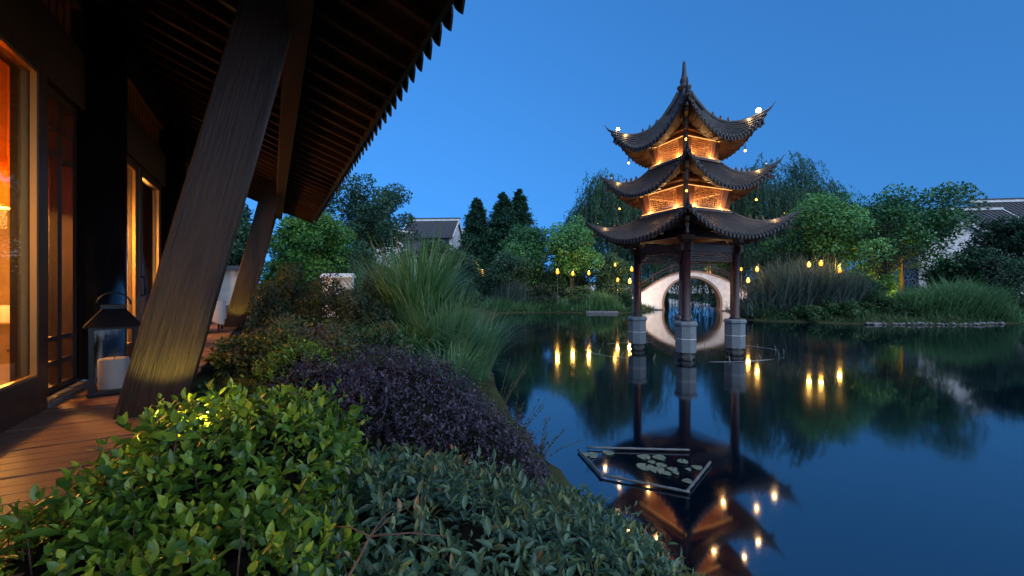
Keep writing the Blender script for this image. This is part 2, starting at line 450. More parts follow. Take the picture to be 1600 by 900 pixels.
def leafy_bush(name, label, cat, mounds, n_shoots, leaf, mat, tmpl, pairs=3, shoot_l=.1, up=.5, rand=.45, spread=1.0,
               rnd_lo=0., rnd_hi=1., tip_gain=.35, singles=300, group=None, droop=0.0, core=.80, base=None, inner=.35, lump=.08):
    """a shrub of many leaves on shoots; the 300 leaves that show largest are objects of their own"""
    b0 = base if base is not None else mounds[0]['c']
    root = empty(name, (b0[0], b0[1], b0[2]))
    tag(root, label, cat, group)
    rb = np.array(root.location)
    tot = sum(m['r'][0] * m['r'][1] + (m['r'][0] + m['r'][1]) * m['r'][2] for m in mounds)
    PP, NN = [], []
    for i, m in enumerate(mounds):
        w = (m['r'][0] * m['r'][1] + (m['r'][0] + m['r'][1]) * m['r'][2]) / tot
        p_, n_ = mound_pts(int(n_shoots * w), m['c'], m['r'], m.get('rot', 0), m.get('p', 3.), -.3, m.get('seed', 3 + i), lump, m.get('tilt', (0, 0)))
        dep = RNG.random(len(p_)) ** 2 * inner * m['r'][2] - (RNG.random(len(p_)) < .10) * RNG.uniform(.02, .11, len(p_))
        PP.append(p_ - n_ * dep[:, None]); NN.append(n_)
        o = mound_core('shade_core', np.array(m['c']) - rb, m['r'], m.get('rot', 0), m.get('p', 3.), core, m.get('tilt', (0, 0)), root, m.get('seed', 3 + i), lump)  # solid dark core in place of the shade between the leaves
    P0 = np.concatenate(PP); N0 = np.concatenate(NN)
    st = MB()
    for i in RNG.choice(len(P0), min(420, len(P0)), replace=False):
        e = Vector(P0[i] - rb); d = Vector(N0[i] * .6 + UP * .7 + RNG.normal(size=3) * .25)
        st.tube([e - d * .26, e - d * .10 + Vector(RNG.normal(size=3) * .012), e + d * .05], [.0042, .0032, .0018], 5)
    tag(st.build('stems', M['twig'], root), kind='stuff')
    LP, LD, LN, LI = shoots(P0, N0, pairs, shoot_l, leaf[0], up, rand, spread, droop)
    n = len(LP)
    L = leaf[0] * np.tile(RNG.uniform(.6, 1.25, len(P0)), pairs * 2) * RNG.uniform(.65, 1.25, n) * (1.08 - .3 * LI); W = L * leaf[1] * RNG.uniform(.8, 1.15, n)
    patch = np.tile(lumps(P0, 77, 3.2, .22), pairs * 2)
    rn = np.clip(rnd_lo + (rnd_hi - rnd_lo) * (RNG.random(n) ** 1.3) * .8 + tip_gain * (LI - .5) * .6 + patch * .6, 0, 1)
    ch = np.zeros(n, bool)
    if singles:
        x, y = project(LP)
        size = L / np.maximum(LP[:, 1], .3)
        top = np.tile(np.einsum('ij,ij->i', N0, nrm(np.array([0, 0, HC]) - P0)), pairs * 2)
        sc = size * (1 + .8 * np.clip(top, -1, 1)) * (1 + .5 * LI)
        sc[(x < 6) | (x > 1594) | (y > 894) | (y < 0) | (LP[:, 1] < .6)] = 0
        ch[np.argsort(-sc)[:singles]] = True
        T, Q, Tr = tmpl
        fam = []
        for k in range(10):
            V = T.copy(); V[:, 2] += (V[:, 1] ** 2) * random.uniform(-.22, .08); V[:, 0] *= .8 + .04 * k * .5
            fam.append(np_mesh('leaf', V, np.array(Q) if len(Q) else None, np.array(Tr) if len(Tr) else None, np.full(len(V), (k + .5) / 10), mat))
        X, Y, Z = frames(LD, LN)
        for i in np.nonzero(ch)[0]:
            o = link('leaf', fam[min(9, int(rn[i] * 10))], root)
            m = Matrix(((X[i][0] * W[i], Y[i][0] * L[i], Z[i][0] * L[i], LP[i][0] - rb[0]),
                        (X[i][1] * W[i], Y[i][1] * L[i], Z[i][1] * L[i], LP[i][1] - rb[1]),
                        (X[i][2] * W[i], Y[i][2] * L[i], Z[i][2] * L[i], LP[i][2] - rb[2]), (0, 0, 0, 1)))
            o.matrix_local = m
    k = ~ch
    o = link('foliage', leaf_mesh('foliage', LP[k] - rb, LD[k], LN[k], L[k], W[k], rn[k], tmpl, mat), root)
    tag(o, kind='stuff')
    return root

def blades(name, roots, length, lean, droop, width, mat, rnd, parent, segs=6, az=None, wind=(0, 0)):
    n = len(roots)
    az = RNG.uniform(0, 2 * PI, n) if az is None else az
    H = np.stack([np.cos(az), np.sin(az), np.zeros(n)], 1)
    S = np.stack([-np.sin(az), np.cos(az), np.zeros(n)], 1)
    V = np.zeros((n, segs + 1, 2, 3))
    for j in range(segs + 1):
        t = j / segs
        out = (np.sin(lean) * t + droop * .55 * t ** 2.2)
        upz = np.cos(lean) * t - droop * .62 * t ** 3
        c = roots + H * (length * out)[:, None] + UP * (length * upz)[:, None]
        c[:, 0] += wind[0] * length * t ** 2; c[:, 1] += wind[1] * length * t ** 2
        w = width * (1.0 - t ** 1.6) * (.6 + .8 * min(1, t * 3)) * .5 + .0006
        V[:, j, 0] = c - S * w[:, None]; V[:, j, 1] = c + S * w[:, None]
    base = (np.arange(n) * (segs + 1) * 2)[:, None]
    q = []
    for j in range(segs):
        q.append(np.concatenate([base + 2 * j, base + 2 * j + 1, base + 2 * j + 3, base + 2 * j + 2], 1))
    q = np.concatenate(q)
    o = link(name, np_mesh(name, V.reshape(-1, 3), q, None, np.repeat(rnd, (segs + 1) * 2), mat), parent)
    return tag(o, kind='stuff')

def grass_clump(name, label, cat, c, r, n, length, mat, width=.018, lean=(.02, .5), droop=(.1, .7), group=None, wind=(0, 0), stem=True):
    root = tag(empty(name, c), label, cat, group)
    a = RNG.uniform(0, 2 * PI, n); q = r * np.sqrt(RNG.random(n))
    roots = np.stack([np.cos(a) * q, np.sin(a) * q, np.zeros(n)], 1)
    ln = length * RNG.uniform(.55, 1.05, n)
    az = a + RNG.normal(0, .7, n)
    blades('blades', roots, ln, RNG.uniform(*lean, n), RNG.uniform(*droop, n), np.full(n, width), mat, RNG.random(n), root, 6, az, wind)
    return root

def crown_leaves(centres, radii, per, size, rnd_base, up=.35, flat=.8):
    """leaves on the outside of many clumps; returns arrays"""
    P, D, N, Rn = [], [], [], []
    for c, r, rb in zip(centres, radii, rnd_base):
        k = int(per * (r / np.mean(radii)) ** 2)
        v = rvec(k); v[:, 2] = v[:, 2] * .9 + .18; v = nrm(v)
        rad = r * (1 - .55 * RNG.random(k) ** 2)
        P.append(np.array(c) + v * rad[:, None] * np.array([1, 1, flat]))
        D.append(nrm(v * .7 + rvec(k) * .9 - UP * .1)); N.append(nrm(v + UP * up + rvec(k) * .5))
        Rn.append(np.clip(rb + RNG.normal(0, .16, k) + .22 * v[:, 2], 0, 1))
    return np.concatenate(P), np.concatenate(D), np.concatenate(N), np.concatenate(Rn)

def limbs(mb, base, top, r0, targets, n=7):
    base, top = Vector(base), Vector(top)
    pts, rr = [], []
    for i in range(7):
        t = i / 6
        p = base.lerp(top, t) + Vector((math.sin(t * 5 + r0 * 9) * .06, math.cos(t * 4) * .05, 0)) * (top - base).length * .25
        pts.append(p); rr.append(r0 * (1.25 - t * .95) if i else r0 * 1.45)
    mb.tube(pts, rr, n)
    for tg in targets:
        k = random.uniform(.3, .95)
        i = min(5, int(k * 6)); s = pts[i].lerp(pts[i + 1], k * 6 - i)
        tg = Vector(tg); mid = s.lerp(tg, .5) + Vector((0, 0, (tg - s).length * .12))
        ra = r0 * (1.1 - k * .8) * .5
        mb.tube([s, mid, tg], [ra, ra * .6, ra * .2], 5)

def broad_tree(name, label, base, height, width, mat, crown0=.3, clumps=46, per=330, leaf=.16, trunk=.18, group=None, seed=0, depth=None,
               irregular=.34, clump_r=.165, flat=.8, cat='tree', rnd=(.15, .75), squash=1.0):
    g = np.random.default_rng(seed + 100)
    root = tag(empty(name, base), label, cat, group)
    depth = depth or width
    cz = height * (crown0 + (1 - crown0) * .5); hz = height * (1 - crown0) * .5
    cs, rs, rb = [], [], []
    for i in range(clumps):
        v = g.normal(size=3); v /= np.linalg.norm(v)
        k = g.random() ** .38 * (1 + g.normal() * irregular * .5)
        rr = clump_r * min(width, 2 * hz) * g.uniform(.65, 1.25)
        c = np.array([v[0] * (width / 2 - rr * .8) * k, v[1] * (depth / 2 - rr * .8) * k, cz + v[2] * (hz - rr * .7) * k])
        cs.append(c); rs.append(rr); rb.append(g.uniform(*rnd))
    P, D, N, Rn = crown_leaves(cs, rs, per, leaf, rb, flat=flat)
    n = len(P)
    L = leaf * RNG.uniform(.6, 1.3, n)
    o = link('crown', leaf_mesh('crown', P, D, N, L, L * .62, Rn, DIAMOND, mat), root)
    tag(o, kind='stuff')
    mb = MB()
    limbs(mb, (0, 0, -.4), (0, 0, cz), trunk, [tuple(cs[j]) for j in range(0, clumps, max(1, clumps // 12))])
    mb.build('trunk', M['bark'], root, True)
    return root

def conifer(name, label, base, height, width, mat, group=None, seed=0, leaf=.42, n_br=280):
    g = np.random.default_rng(seed + 500)
    root = tag(empty(name, base), label, 'tree', group)
    P, D, N, Rn = [], [], [], []
    mb = MB(); mb.tube([(0, 0, -.4), (0, 0, height * .5), (0, 0, height * .97)], [height * .022, height * .014, .015], 7)
    for i in range(n_br):
        t = (i + g.random()) / n_br
        z = height * (.06 + .92 * t); rr = width / 2 * ((1 - t) ** .72) * g.uniform(.65, 1.1) + .1
        a = g.uniform(0, 2 * PI); k = int(26 + rr * 34)
        s = g.random(k) ** .6
        h = np.array([math.cos(a), math.sin(a), 0])
        p = h * (rr * s)[:, None] + UP * (z + rr * (.26 * s - .42 * s ** 2))[:, None] + g.normal(size=(k, 3)) * (.06 + .075 * rr)
        P.append(p); D.append(nrm(h * .7 - UP * .25 + g.normal(size=(k, 3)) * .6)); N.append(nrm(UP + g.normal(size=(k, 3)) * .5)); Rn.append(np.clip(.15 + .6 * s + g.normal(size=k) * .15, 0, 1))
        if i % 4 == 0: mb.tube([(0, 0, z), tuple(h * rr * .9 + UP * (z - rr * .06))], [.03, .008], 4)
    P = np.concatenate(P); n = len(P); L = leaf * RNG.uniform(.6, 1.25, n)
    o = link('crown', leaf_mesh('crown', P, np.concatenate(D), np.concatenate(N), L, L * .42, np.concatenate(Rn), DIAMOND, mat), root)
    tag(o, kind='stuff')
    mb.build('trunk', M['bark'], root, True)
    return root

def willow(name, label, base, height, width, mat, group=None, seed=0, strands=420, leaf=.26, hang=.62):
    g = np.random.default_rng(seed + 900)
    root = tag(empty(name, base), label, 'tree', group)
    P, D, Rn = [], [], []
    boughs = []
    for i in range(16):
        a = g.uniform(0, 2 * PI); rr = width / 2 * g.uniform(.25, .85)
        boughs.append((math.cos(a) * rr, math.sin(a) * rr, height * g.uniform(.68, .97) * (1 - .22 * (rr / (width / 2)) ** 2)))
    for i in range(strands):
        b = boughs[g.integers(len(boughs))]
        s = np.array(b) + g.normal(size=3) * np.array([width * .075, width * .075, height * .035])
        ln = height * hang * g.uniform(.25, 1.0); k = int(ln * 11)
        t = np.sort(g.random(k))
        sway = g.normal(size=2) * .10
        out = nrm(np.array([s[0], s[1], 0]) + 1e-6)
        p = s + out * (width * .09 * np.minimum(1, t * 3))[:, None] - UP * (ln * t ** 1.15)[:, None]
        p[:, 0] += sway[0] * ln * t; p[:, 1] += sway[1] * ln * t
        p += g.normal(size=p.shape) * .05
        P.append(p); D.append(nrm(-UP + g.normal(size=(k, 3)) * .38)); Rn.append(np.clip(g.uniform(.15, .8) + g.normal(size=k) * .12 + .2 * (1 - t), 0, 1))
    P = np.concatenate(P); D = np.concatenate(D); Rn = np.concatenate(Rn); n = len(P)
    L = leaf * RNG.uniform(.6, 1.3, n)
    o = link('crown', leaf_mesh('crown', P, D, rvec(n), L, L * .26, Rn, DIAMOND, mat), root)
    tag(o, kind='stuff')
    mb = MB(); limbs(mb, (0, 0, -.4), (0, 0, height * .7), width * .035, boughs)
    mb.build('trunk', M['bark'], root, True)
    return root

def shrub(name, label, c, r, mat, n=5000, leaf=.12, group=None, seed=0, clumps=22, cat='shrub', upright=.0, tmpl=DIAMOND, aspect=.55, rnd=(.15, .75)):
    """far shrub: leaf clumps over a dome with stems inside"""
    g = np.random.default_rng(seed + 300)
    root = tag(empty(name, c), label, cat, group)
    cs, rs, rb = [], [], []
    for i in range(clumps):
        v = g.normal(size=3); v /= np.linalg.norm(v); v[2] = abs(v[2])
        k = g.random() ** .35
        rr = .30 * min(r) * g.uniform(.7, 1.3)
        cs.append(np.array([v[0] * (r[0] - rr * .6), v[1] * (r[1] - rr * .6), v[2] * (r[2] - rr * .5)]) * k + np.array([0, 0, rr * .3])); rs.append(rr); rb.append(g.uniform(*rnd))
    P, D, N, Rn = crown_leaves(cs, rs, n / clumps, leaf, rb)
    D = nrm(D + UP * upright)
    k = len(P); L = leaf * RNG.uniform(.6, 1.3, k)
    o = link('foliage', leaf_mesh('foliage', P, D, N, L, L * aspect, Rn, tmpl, mat), root)
    tag(o, kind='stuff')
    mb = MB()
    for i in range(0, clumps, 2):
        mb.tube([(0.05 * math.cos(i), .05 * math.sin(i), -.2), tuple(cs[i] * .5 + UP * r[2] * .1), tuple(cs[i])], [.03 * r[2] / 1.5, .018 * r[2] / 1.5, .005], 4)
    mb.build('stems', M['twig'], root)
    return root

# ------------------------------------------------------------------ setting: ground, water, hill
POND = np.array([(3.2, -25), (2.2, -2), (1.75, 1.5), (1.35, 3.0), (.80, 4.6), (.30, 6.3), (-.35, 9), (-.9, 13), (-1.5, 20), (-1.8, 30), (-1.3, 40.3), (4, 41), (7, 40.2),
                 (10, 39.6), (12.6, 41.5), (14.4, 44.5), (16.2, 46), (15.5, 52), (13, 70), (14, 120), (40, 120), (34, 70), (25.5, 52), (24.0, 46), (22.6, 42), (19.6, 36),
                 (18.0, 32.6), (19.5, 30.8), (24.7, 28.0), (31, 27.8), (35, 28.8), (42, 32), (60, 34), (95, 30), (95, -25)], float)

def pond_sd(X, Y):
    """signed distance to the shoreline, positive on land"""
    n = len(POND)
    d = np.full(X.shape, 1e9); inside = np.zeros(X.shape, bool)
    for i in range(n):
        a = POND[i]; b = POND[(i + 1) % n]; e = b - a
        t = np.clip(((X - a[0]) * e[0] + (Y - a[1]) * e[1]) / (e @ e), 0, 1)
        d = np.minimum(d, np.hypot(X - a[0] - t * e[0], Y - a[1] - t * e[1]))
        c = ((a[1] > Y) != (b[1] > Y)) & (X < (b[0] - a[0]) * (Y - a[1]) / (b[1] - a[1] + 1e-12) + a[0])
        inside ^= c
    return np.where(inside, -d, d)

def sstep(x):
    x = np.clip(x, 0, 1); return x * x * (3 - 2 * x)

def ground_h(X, Y):
    sd = pond_sd(X, Y)
    near = sstep((24 - Y) / 6) * sstep((6 - X) / 3)
    hmax = .62 + .63 * near; w = 2.2 + .6 * near
    h = np.where(sd > 0, .05 + (hmax - .05) * sstep((sd + .15) / w), -1.0 * sstep(-sd / 1.8) + .05)
    h = h + .04 * np.sin(X * 1.7 + .6 * Y) * np.sin(Y * 1.3) * (sd > .8)
    return h

def gz(x, y):
    return float(ground_h(np.array([x]), np.array([y]))[0])

def axis(lo, hi, step, far):
    core = np.arange(lo, hi, step)
    k = np.geomspace(step, far, 26)
    return np.concatenate([lo - np.cumsum(k)[::-1] * 1.0, core, hi + np.cumsum(k)])

gx = axis(-14, 62, .42, 420); gy = axis(-8, 62, .42, 420)
XX, YY = np.meshgrid(gx, gy)
ZZ = ground_h(XX, YY)
nx_, ny_ = len(gx), len(gy)
ii = np.arange(ny_ - 1)[:, None] * nx_ + np.arange(nx_ - 1)[None]
Q = np.stack([ii, ii + 1, ii + nx_ + 1, ii + nx_], -1).reshape(-1, 4)
o = link('ground', np_mesh('ground', np.stack([XX, YY, ZZ], -1).reshape(-1, 3), Q, None, None, M['ground'], True))
tag(o, 'dark earth and moss bank around the pond', kind='structure')

m, nt, b = nt_new('pond_water')
b.inputs['Base Color'].default_value = (.0, .004, .009, 1)
b.inputs['Roughness'].default_value = .06
b.inputs['IOR'].default_value = 2.55
b.inputs['Specular IOR Level'].default_value = .5
tc = nt.nodes.new('ShaderNodeTexCoord'); mp = nt.nodes.new('ShaderNodeMapping'); mp.inputs['Scale'].default_value = (1.0, .45, 1)
nz = nt.nodes.new('ShaderNodeTexNoise'); nz.inputs['Scale'].default_value = 1.1; nz.inputs['Detail'].default_value = 2
bp = nt.nodes.new('ShaderNodeBump'); bp.inputs['Strength'].default_value = .045; bp.inputs['Distance'].default_value = .05
nt.links.new(tc.outputs['Object'], mp.inputs[0]); nt.links.new(mp.outputs[0], nz.inputs[0]); nt.links.new(nz.outputs[0], bp.inputs['Height']); nt.links.new(bp.outputs[0], b.inputs['Normal'])
n2 = nt.nodes.new('ShaderNodeTexNoise'); n2.inputs['Scale'].default_value = .16; n2.inputs['Detail'].default_value = 4
mr = nt.nodes.new('ShaderNodeMapRange'); mr.inputs['From Min'].default_value = .35; mr.inputs['From Max'].default_value = .65; mr.inputs['To Min'].default_value = .035; mr.inputs['To Max'].default_value = .10
nt.links.new(mp.outputs[0], n2.inputs[0]); nt.links.new(n2.outputs[0], mr.inputs[0]); nt.links.new(mr.outputs[0], b.inputs['Roughness'])
M['water'] = m
o = MB().add([(-12, -30, 0), (110, -30, 0), (110, 128, 0), (-12, 128, 0)], [(0, 1, 2, 3)]).build('pond_water', m)
tag(o, 'still dark blue pond water mirroring sky and trees', kind='structure')

# far wooded hill beyond the right-hand houses
hv, hf = [], []
for i in range(41):
    t = i / 40; x = 430 + 700 * t
    z = 8 + 122 * math.exp(-((t - .55) / .26) ** 2) + 5 * math.sin(t * 23) + 3 * math.sin(t * 51)
    for j, (dy, k) in enumerate(((0, 0), (40, .75), (90, 1), (200, .3))):
        hv.append((x, 620 + dy, -2 + z * k))
for i in range(40):
    for j in range(3):
        a = i * 4 + j; hf.append((a, a + 4, a + 5, a + 1))
o = MB().add(hv, hf).build('hill', M['hill'], smooth=True)
tag(o, 'distant wooded hill behind the right-hand roofs', kind='structure')

# ------------------------------------------------------------------ restaurant building, in its own axes: x = towards the pond, y = along the veranda, z above the deck
DECK = 1.5
UA = math.atan2(375.0 / F, 1.0)
BR = empty('restaurant_building', (0, 0, DECK), UA)
tag(BR, 'dark timber restaurant with glass doors and deep tiled eaves on slanted posts', 'building')

def bl(n, u, z):
    """building axes -> world"""
    c, s = math.cos(UA), math.sin(UA)
    return Vector((n * c - u * s, n * s + u * c, z + DECK))

def roof_z(n):
    if n >= 0.2: return 3.70 + .34 * (1.44 - n)
    return 3.70 + .34 * 1.24 + .40 * (.2 - n)
U0, U1 = -1.5, 17.9

# deck planks
deck = tag(empty('deck', (0, 0, DECK), UA), 'veranda of brown timber planks along the glass doors', kind='structure')
pm = [MB().box((-2.22, -.064, -.035 - .001 * k), (-.86 + .012 * k, .064, -.0015 * k)).mesh('plank', M['plank']) for k in range(4)]
u = -.4; i = 0
while u < 17.9:
    o = link('plank', pm[i % 4], deck); o.location = (0, u, 0); o.rotation_euler = (0, 0, random.uniform(-.002, .002))
    u += .142; i += 1
for nn_ in (-2.1, -1.5, -.95):
    MB().box((nn_ - .04, -.6, -.20), (nn_ + .04, 17.9, -.04)).build('joist', M['dark_wood'], deck)
for k in range(10):
    MB().box((-1.02, -.4 + k * 2, -1.6), (-.9, -.28 + k * 2, -.2)).build('pile', M['dark_wood'], deck)

# solid base below the wall and interior floor
MB().box((-9.2, U0, -1.6), (-2.24, 17.6, -.02)).build('foundation', M['stone'], BR)
MB().box((-9.0, U0, -.02), (-1.96, 17.5, .03)).build('floor', M['int_floor'], BR)
MB().box((-9.2, U0, .03), (-9.0, 17.5, 4.7)).build('back_wall', M['int_wall'], BR)
MB().box((-9.0, U0 - .1, .03), (-2.0, U0, 4.7)).build('end_wall', M['int_wall'], BR)
MB().box((-9.0, 17.4, .03), (-2.0, 17.5, 4.7)).build('end_wall', M['int_wall'], BR)
MB().box((-9.0, U0, 4.50), (-2.035, 17.4, 4.56)).build('ceiling', M['door_wood'], BR)
# lintel, clerestory rails, wall plate
MB().box((-2.06, U0, 3.10), (-1.84, 17.5, 3.74)).build('lintel', M['dark_wood'], BR)
MB().box((-2.04, U0, 4.24), (-1.86, 17.5, 4.40)).build('top_rail', M['dark_wood'], BR)
MB().box((-2.03, U0, 4.40), (-1.83, 17.5, 4.62)).build('wall_plate', M['rafter'], BR)
MB().box((-2.00, U0, 4.62), (-1.92, 17.5, 4.98)).build('wall_infill', M['boarding'], BR)
# clerestory glass and slats
MB().box((-2.02, U0, 3.74), (-2.01, 17.5, 4.24)).build('clerestory_glass', M['glass'], BR)
sl = MB().box((-.02, -.022, 3.742), (.02, .022, 4.238)).mesh('clerestory_slat', M['rafter'])
u = 2.6
while u < 17:
    if not any(abs(u - c) < .5 for c in (2.6, 6.85, 10.95, 15.0)):
        o = link('clerestory_slat', sl, BR); o.location = (-1.93, u, 0)
    u += .17
# columns
cm = MB().lathe([(.40, -.02), (.40, .05), (.36, .09), (.36, 4.40)], n=28).mesh('column', M['lacquer'], True)
for u in (2.45, 6.85, 10.95, 15.0):
    o = link('column', cm, BR); o.location = (-1.93, u, 0)

# door leaves
def leaf_door(u0, u1, n0, n1, z0=.05, z1=3.09, stile=.16, kick=.34, edge='right', glass=True, handle=False):
    d = empty('door', (0, 0, 0), 0, BR)
    fr = MB()
    fr.box((n0, u0, z0), (n1, u0 + stile, z1)); fr.box((n0, u1 - stile, z0), (n1, u1, z1))
    fr.box((n0, u0 + stile, z0), (n1, u1 - stile, z0 + kick)); fr.box((n0, u0 + stile, z1 - .12), (n1, u1 - stile, z1))
    fr.build('frame', M['door_wood'], d, bevel=.008)
    nm = (n0 + n1) / 2
    MB().box((nm - .004, u0 + stile, z0 + kick), (nm + .004, u1 - stile, z1 - .12)).build('pane', M['glass'], d)
    e = MB()
    for uu in (u0 + stile, u1 - stile - .02):
        e.box((nm + .01, uu, z0 + kick), (n1 - .004, uu + .02, z1 - .12))
    e.box((nm + .01, u0 + stile + .02, z0 + kick), (n1 - .004, u1 - stile - .02, z0 + kick + .02))
    e.box((nm + .01, u0 + stile + .02, z1 - .14), (n1 - .004, u1 - stile - .02, z1 - .12))
    e.build('bead', M['brass'], d)
    if handle:
        MB().tube([(n1 + .004, u0 + .08, .95), (n1 + .05, u0 + .08, .97), (n1 + .05, u0 + .08, 1.25), (n1 + .004, u0 + .08, 1.27)], .014, 8).build('handle', M['iron'], d, True)
    return d
leaf_door(3.30, 5.32, -1.86, -1.75, 0.0, 3.09, .17, .32)
leaf_door(1.4, 3.28, -1.98, -1.87, 0.0, 3.09, .17, .32)
leaf_door(7.32, 8.88, -1.98, -1.88, 0, 3.09, .17, .22, handle=True)
leaf_door(8.92, 10.45, -1.98, -1.88, 0, 3.09, .17, .22, handle=True)
leaf_door(11.42, 12.9, -1.98, -1.88, 0, 3.09, .17, .22, handle=True)
leaf_door(12.95, 14.5, -1.98, -1.88, 0, 3.09, .17, .22)
leaf_door(15.5, 17.3, -1.98, -1.88, 0, 3.09, .17, .22)
leaf_door(-1.4, 1.35, -1.98, -1.88, 0, 3.09, .17, .22)
# lattice side light between the open leaf and the column
sd = empty('side_light', (0, 0, 0), 0, BR)
f_ = MB(); f_.box((-1.99, 5.34, .0), (-1.90, 5.46, 3.09)); f_.box((-1.99, 6.36, .0), (-1.90, 6.47, 3.09))
f_.box((-1.99, 5.46, 2.98), (-1.90, 6.36, 3.09)); f_.box((-1.99, 5.46, 0), (-1.90, 6.36, .10)); f_.build('frame', M['door_wood'], sd)
for uu in (5.72, 6.02):
    MB().box((-1.97, uu, .10), (-1.91, uu + .10, 2.98)).build('bar', M['door_wood'], sd)
for zz in (.30, .55, 2.42, 2.70):
    MB().box((-1.965, 5.46, zz), (-1.915, 6.36, zz + .045)).build('bar', M['door_wood'], sd)
MB().box((-1.985, 5.46, .1), (-1.977, 6.36, 2.98)).build('pane', M['glass'], sd)
MB().box((-1.88, 5.34, -.01), (-1.74, 6.45, .035)).build('sill', M['stone'], BR)

# roof: boarding, rafters, beam, tiles and drips
bd = MB()
prof = [(-2.3, roof_z(-2.3)), (.2, roof_z(.2)), (1.40, roof_z(1.40))]
poly = prof + [(p[0], p[1] + .05) for p in prof[::-1]]
bd.prism(poly, 'y', U0, U1).build('roof_boarding', M['boarding'], BR)
ridge_n, ridge_z = -5.6, roof_z(-2.3) + .44 * 3.3
MB().prism([(-2.3, roof_z(-2.3)), (-2.3, roof_z(-2.3) + .05), (ridge_n, ridge_z + .05), (-11, roof_z(-2.3) - .5), (-11, roof_z(-2.3) - .55), (ridge_n, ridge_z)], 'y', U0, U1).build('roof_boarding', M['boarding'], BR)
tl = MB()
u = U0 + .15
while u < U1 - .1:
    tl.tube([(-2.3, u, roof_z(-2.3) + .13), (.2, u, roof_z(.2) + .13), (1.46, u, roof_z(1.46) + .13)], .075, 6)
    tl.tube([(-2.3, u, roof_z(-2.3) + .13), (ridge_n, u, ridge_z + .13), (-11, u, roof_z(-2.3) - .4)], .075, 6)
    u += .29
tag(tl.build('roof_tiles', M['roof_tile'], BR), kind='stuff')
up_ = MB().prism([(-2.3, roof_z(-2.3) + .055), (.2, roof_z(.2) + .055), (1.44, roof_z(1.44) + .055), (1.44, roof_z(1.44) + .10), (.2, roof_z(.2) + .10), (-2.3, roof_z(-2.3) + .10)], 'y', U0, U1)
up_.build('tile_bed', M['roof_tile'], BR)
rf = MB()
rf.prism([(-2.25, roof_z(-2.25) - .004), (-2.25, roof_z(-2.25) - .12), (.2, roof_z(.2) - .12), (.2, roof_z(.2) - .004)], 'y', -.038, .038)
rf.prism([(.202, roof_z(.2) - .004), (.202, roof_z(.2) - .10), (1.34, roof_z(1.34) - .10), (1.34, roof_z(1.34) - .004)], 'y', -.036, .036)
rfm = rf.mesh('rafter', M['rafter'])
u = U0 + .2
while u < U1 - .1:
    o = link('rafter', rfm, BR); o.location = (0, u, 0)
    u += .43
MB().box((1.345, U0, roof_z(1.36) - .10), (1.395, U1, roof_z(1.36) - .006)).build('eave_board', M['dark_wood'], BR)
MB().box((.11, U0, 3.66), (.33, U1 - .1, 4.00)).build('eave_beam', M['rafter'], BR, bevel=.01)
dv = []
for (w_, z_) in ((-.125, .03), (-.125, -.03), (-.10, -.085), (-.06, -.13), (0, -.185), (.06, -.13), (.10, -.085), (.125, -.03), (.125, .03)):
    dv.append((w_, z_))
dm = MB()
n_ = len(dv)
dm.add([(.0 + .03 * (-z / .18), w, z) for w, z in dv] + [(.022 + .03 * (-z / .18), w, z) for w, z in dv],
       [tuple(range(n_)), tuple(range(n_, 2 * n_))[::-1]] + [(i, (i + 1) % n_, n_ + (i + 1) % n_, n_ + i) for i in range(n_)])
dmm = dm.mesh('drip_tile', M['roof_tile'])
u = U0 + .3
while u < U1 - .1:
    o = link('drip_tile', dmm, BR); o.location = (1.445, u, roof_z(1.44) + .06); o.rotation_euler = (random.uniform(-.03, .03), random.uniform(-.05, .05), 0)
    u += .29
# verge board at the far gable end
MB().prism([(-2.3, roof_z(-2.3) - .13), (.2, roof_z(.2) - .13), (1.42, roof_z(1.42) - .12), (1.42, roof_z(1.42) + .1), (.2, roof_z(.2) + .1), (-2.3, roof_z(-2.3) + .1)], 'y', U1 + .002, U1 + .05).build('verge_board', M['dark_wood'], BR)

# slanted posts: local z runs along the post so the grain follows it
def post(u, wn=.46, wu=.22):
    a, b_ = Vector((-.98, u, -.30)), Vector((.03, u, 4.06))
    d = (b_ - a); L = d.length; lean = math.atan2(d.x, d.z)
    mb = MB()
    mb.box((-wn / 2, -wu / 2, 0), (wn / 2, wu / 2, L))
    o = mb.build('slanted_post', M['timber'], BR, bevel=.018)
    # shallow edge rebates like the photo's moulded corner
    o.location = a; o.rotation_euler = (0, lean, 0)
    for s in (-1, 1):
        e = MB().box((s * (wn / 2 - .045) - .006, -wu / 2 - .006, 0), (s * (wn / 2 - .045) + .006, -wu / 2 + .002, L)).build('edge_moulding', M['timber'], o)
    MB().box((-wn / 2 - .06, -wu / 2 - .05, -.9), (wn / 2 + .06, wu / 2 + .05, .22)).build('footing', M['stone'], BR).location = a + Vector((.02, 0, -.05))
    return o
post(4.72)
post(13.6)
post(17.2, .42, .22)

# ---- interior
def pt_light(name, loc, e, col=(1, .55, .2), r=.06, parent=None):
    d = bpy.data.lights.new(name, 'POINT'); d.energy = e; d.color = col; d.shadow_soft_size = r
    o = bpy.data.objects.new(name, d); COL.objects.link(o); o.location = loc
    if parent: o.parent = parent
    return o

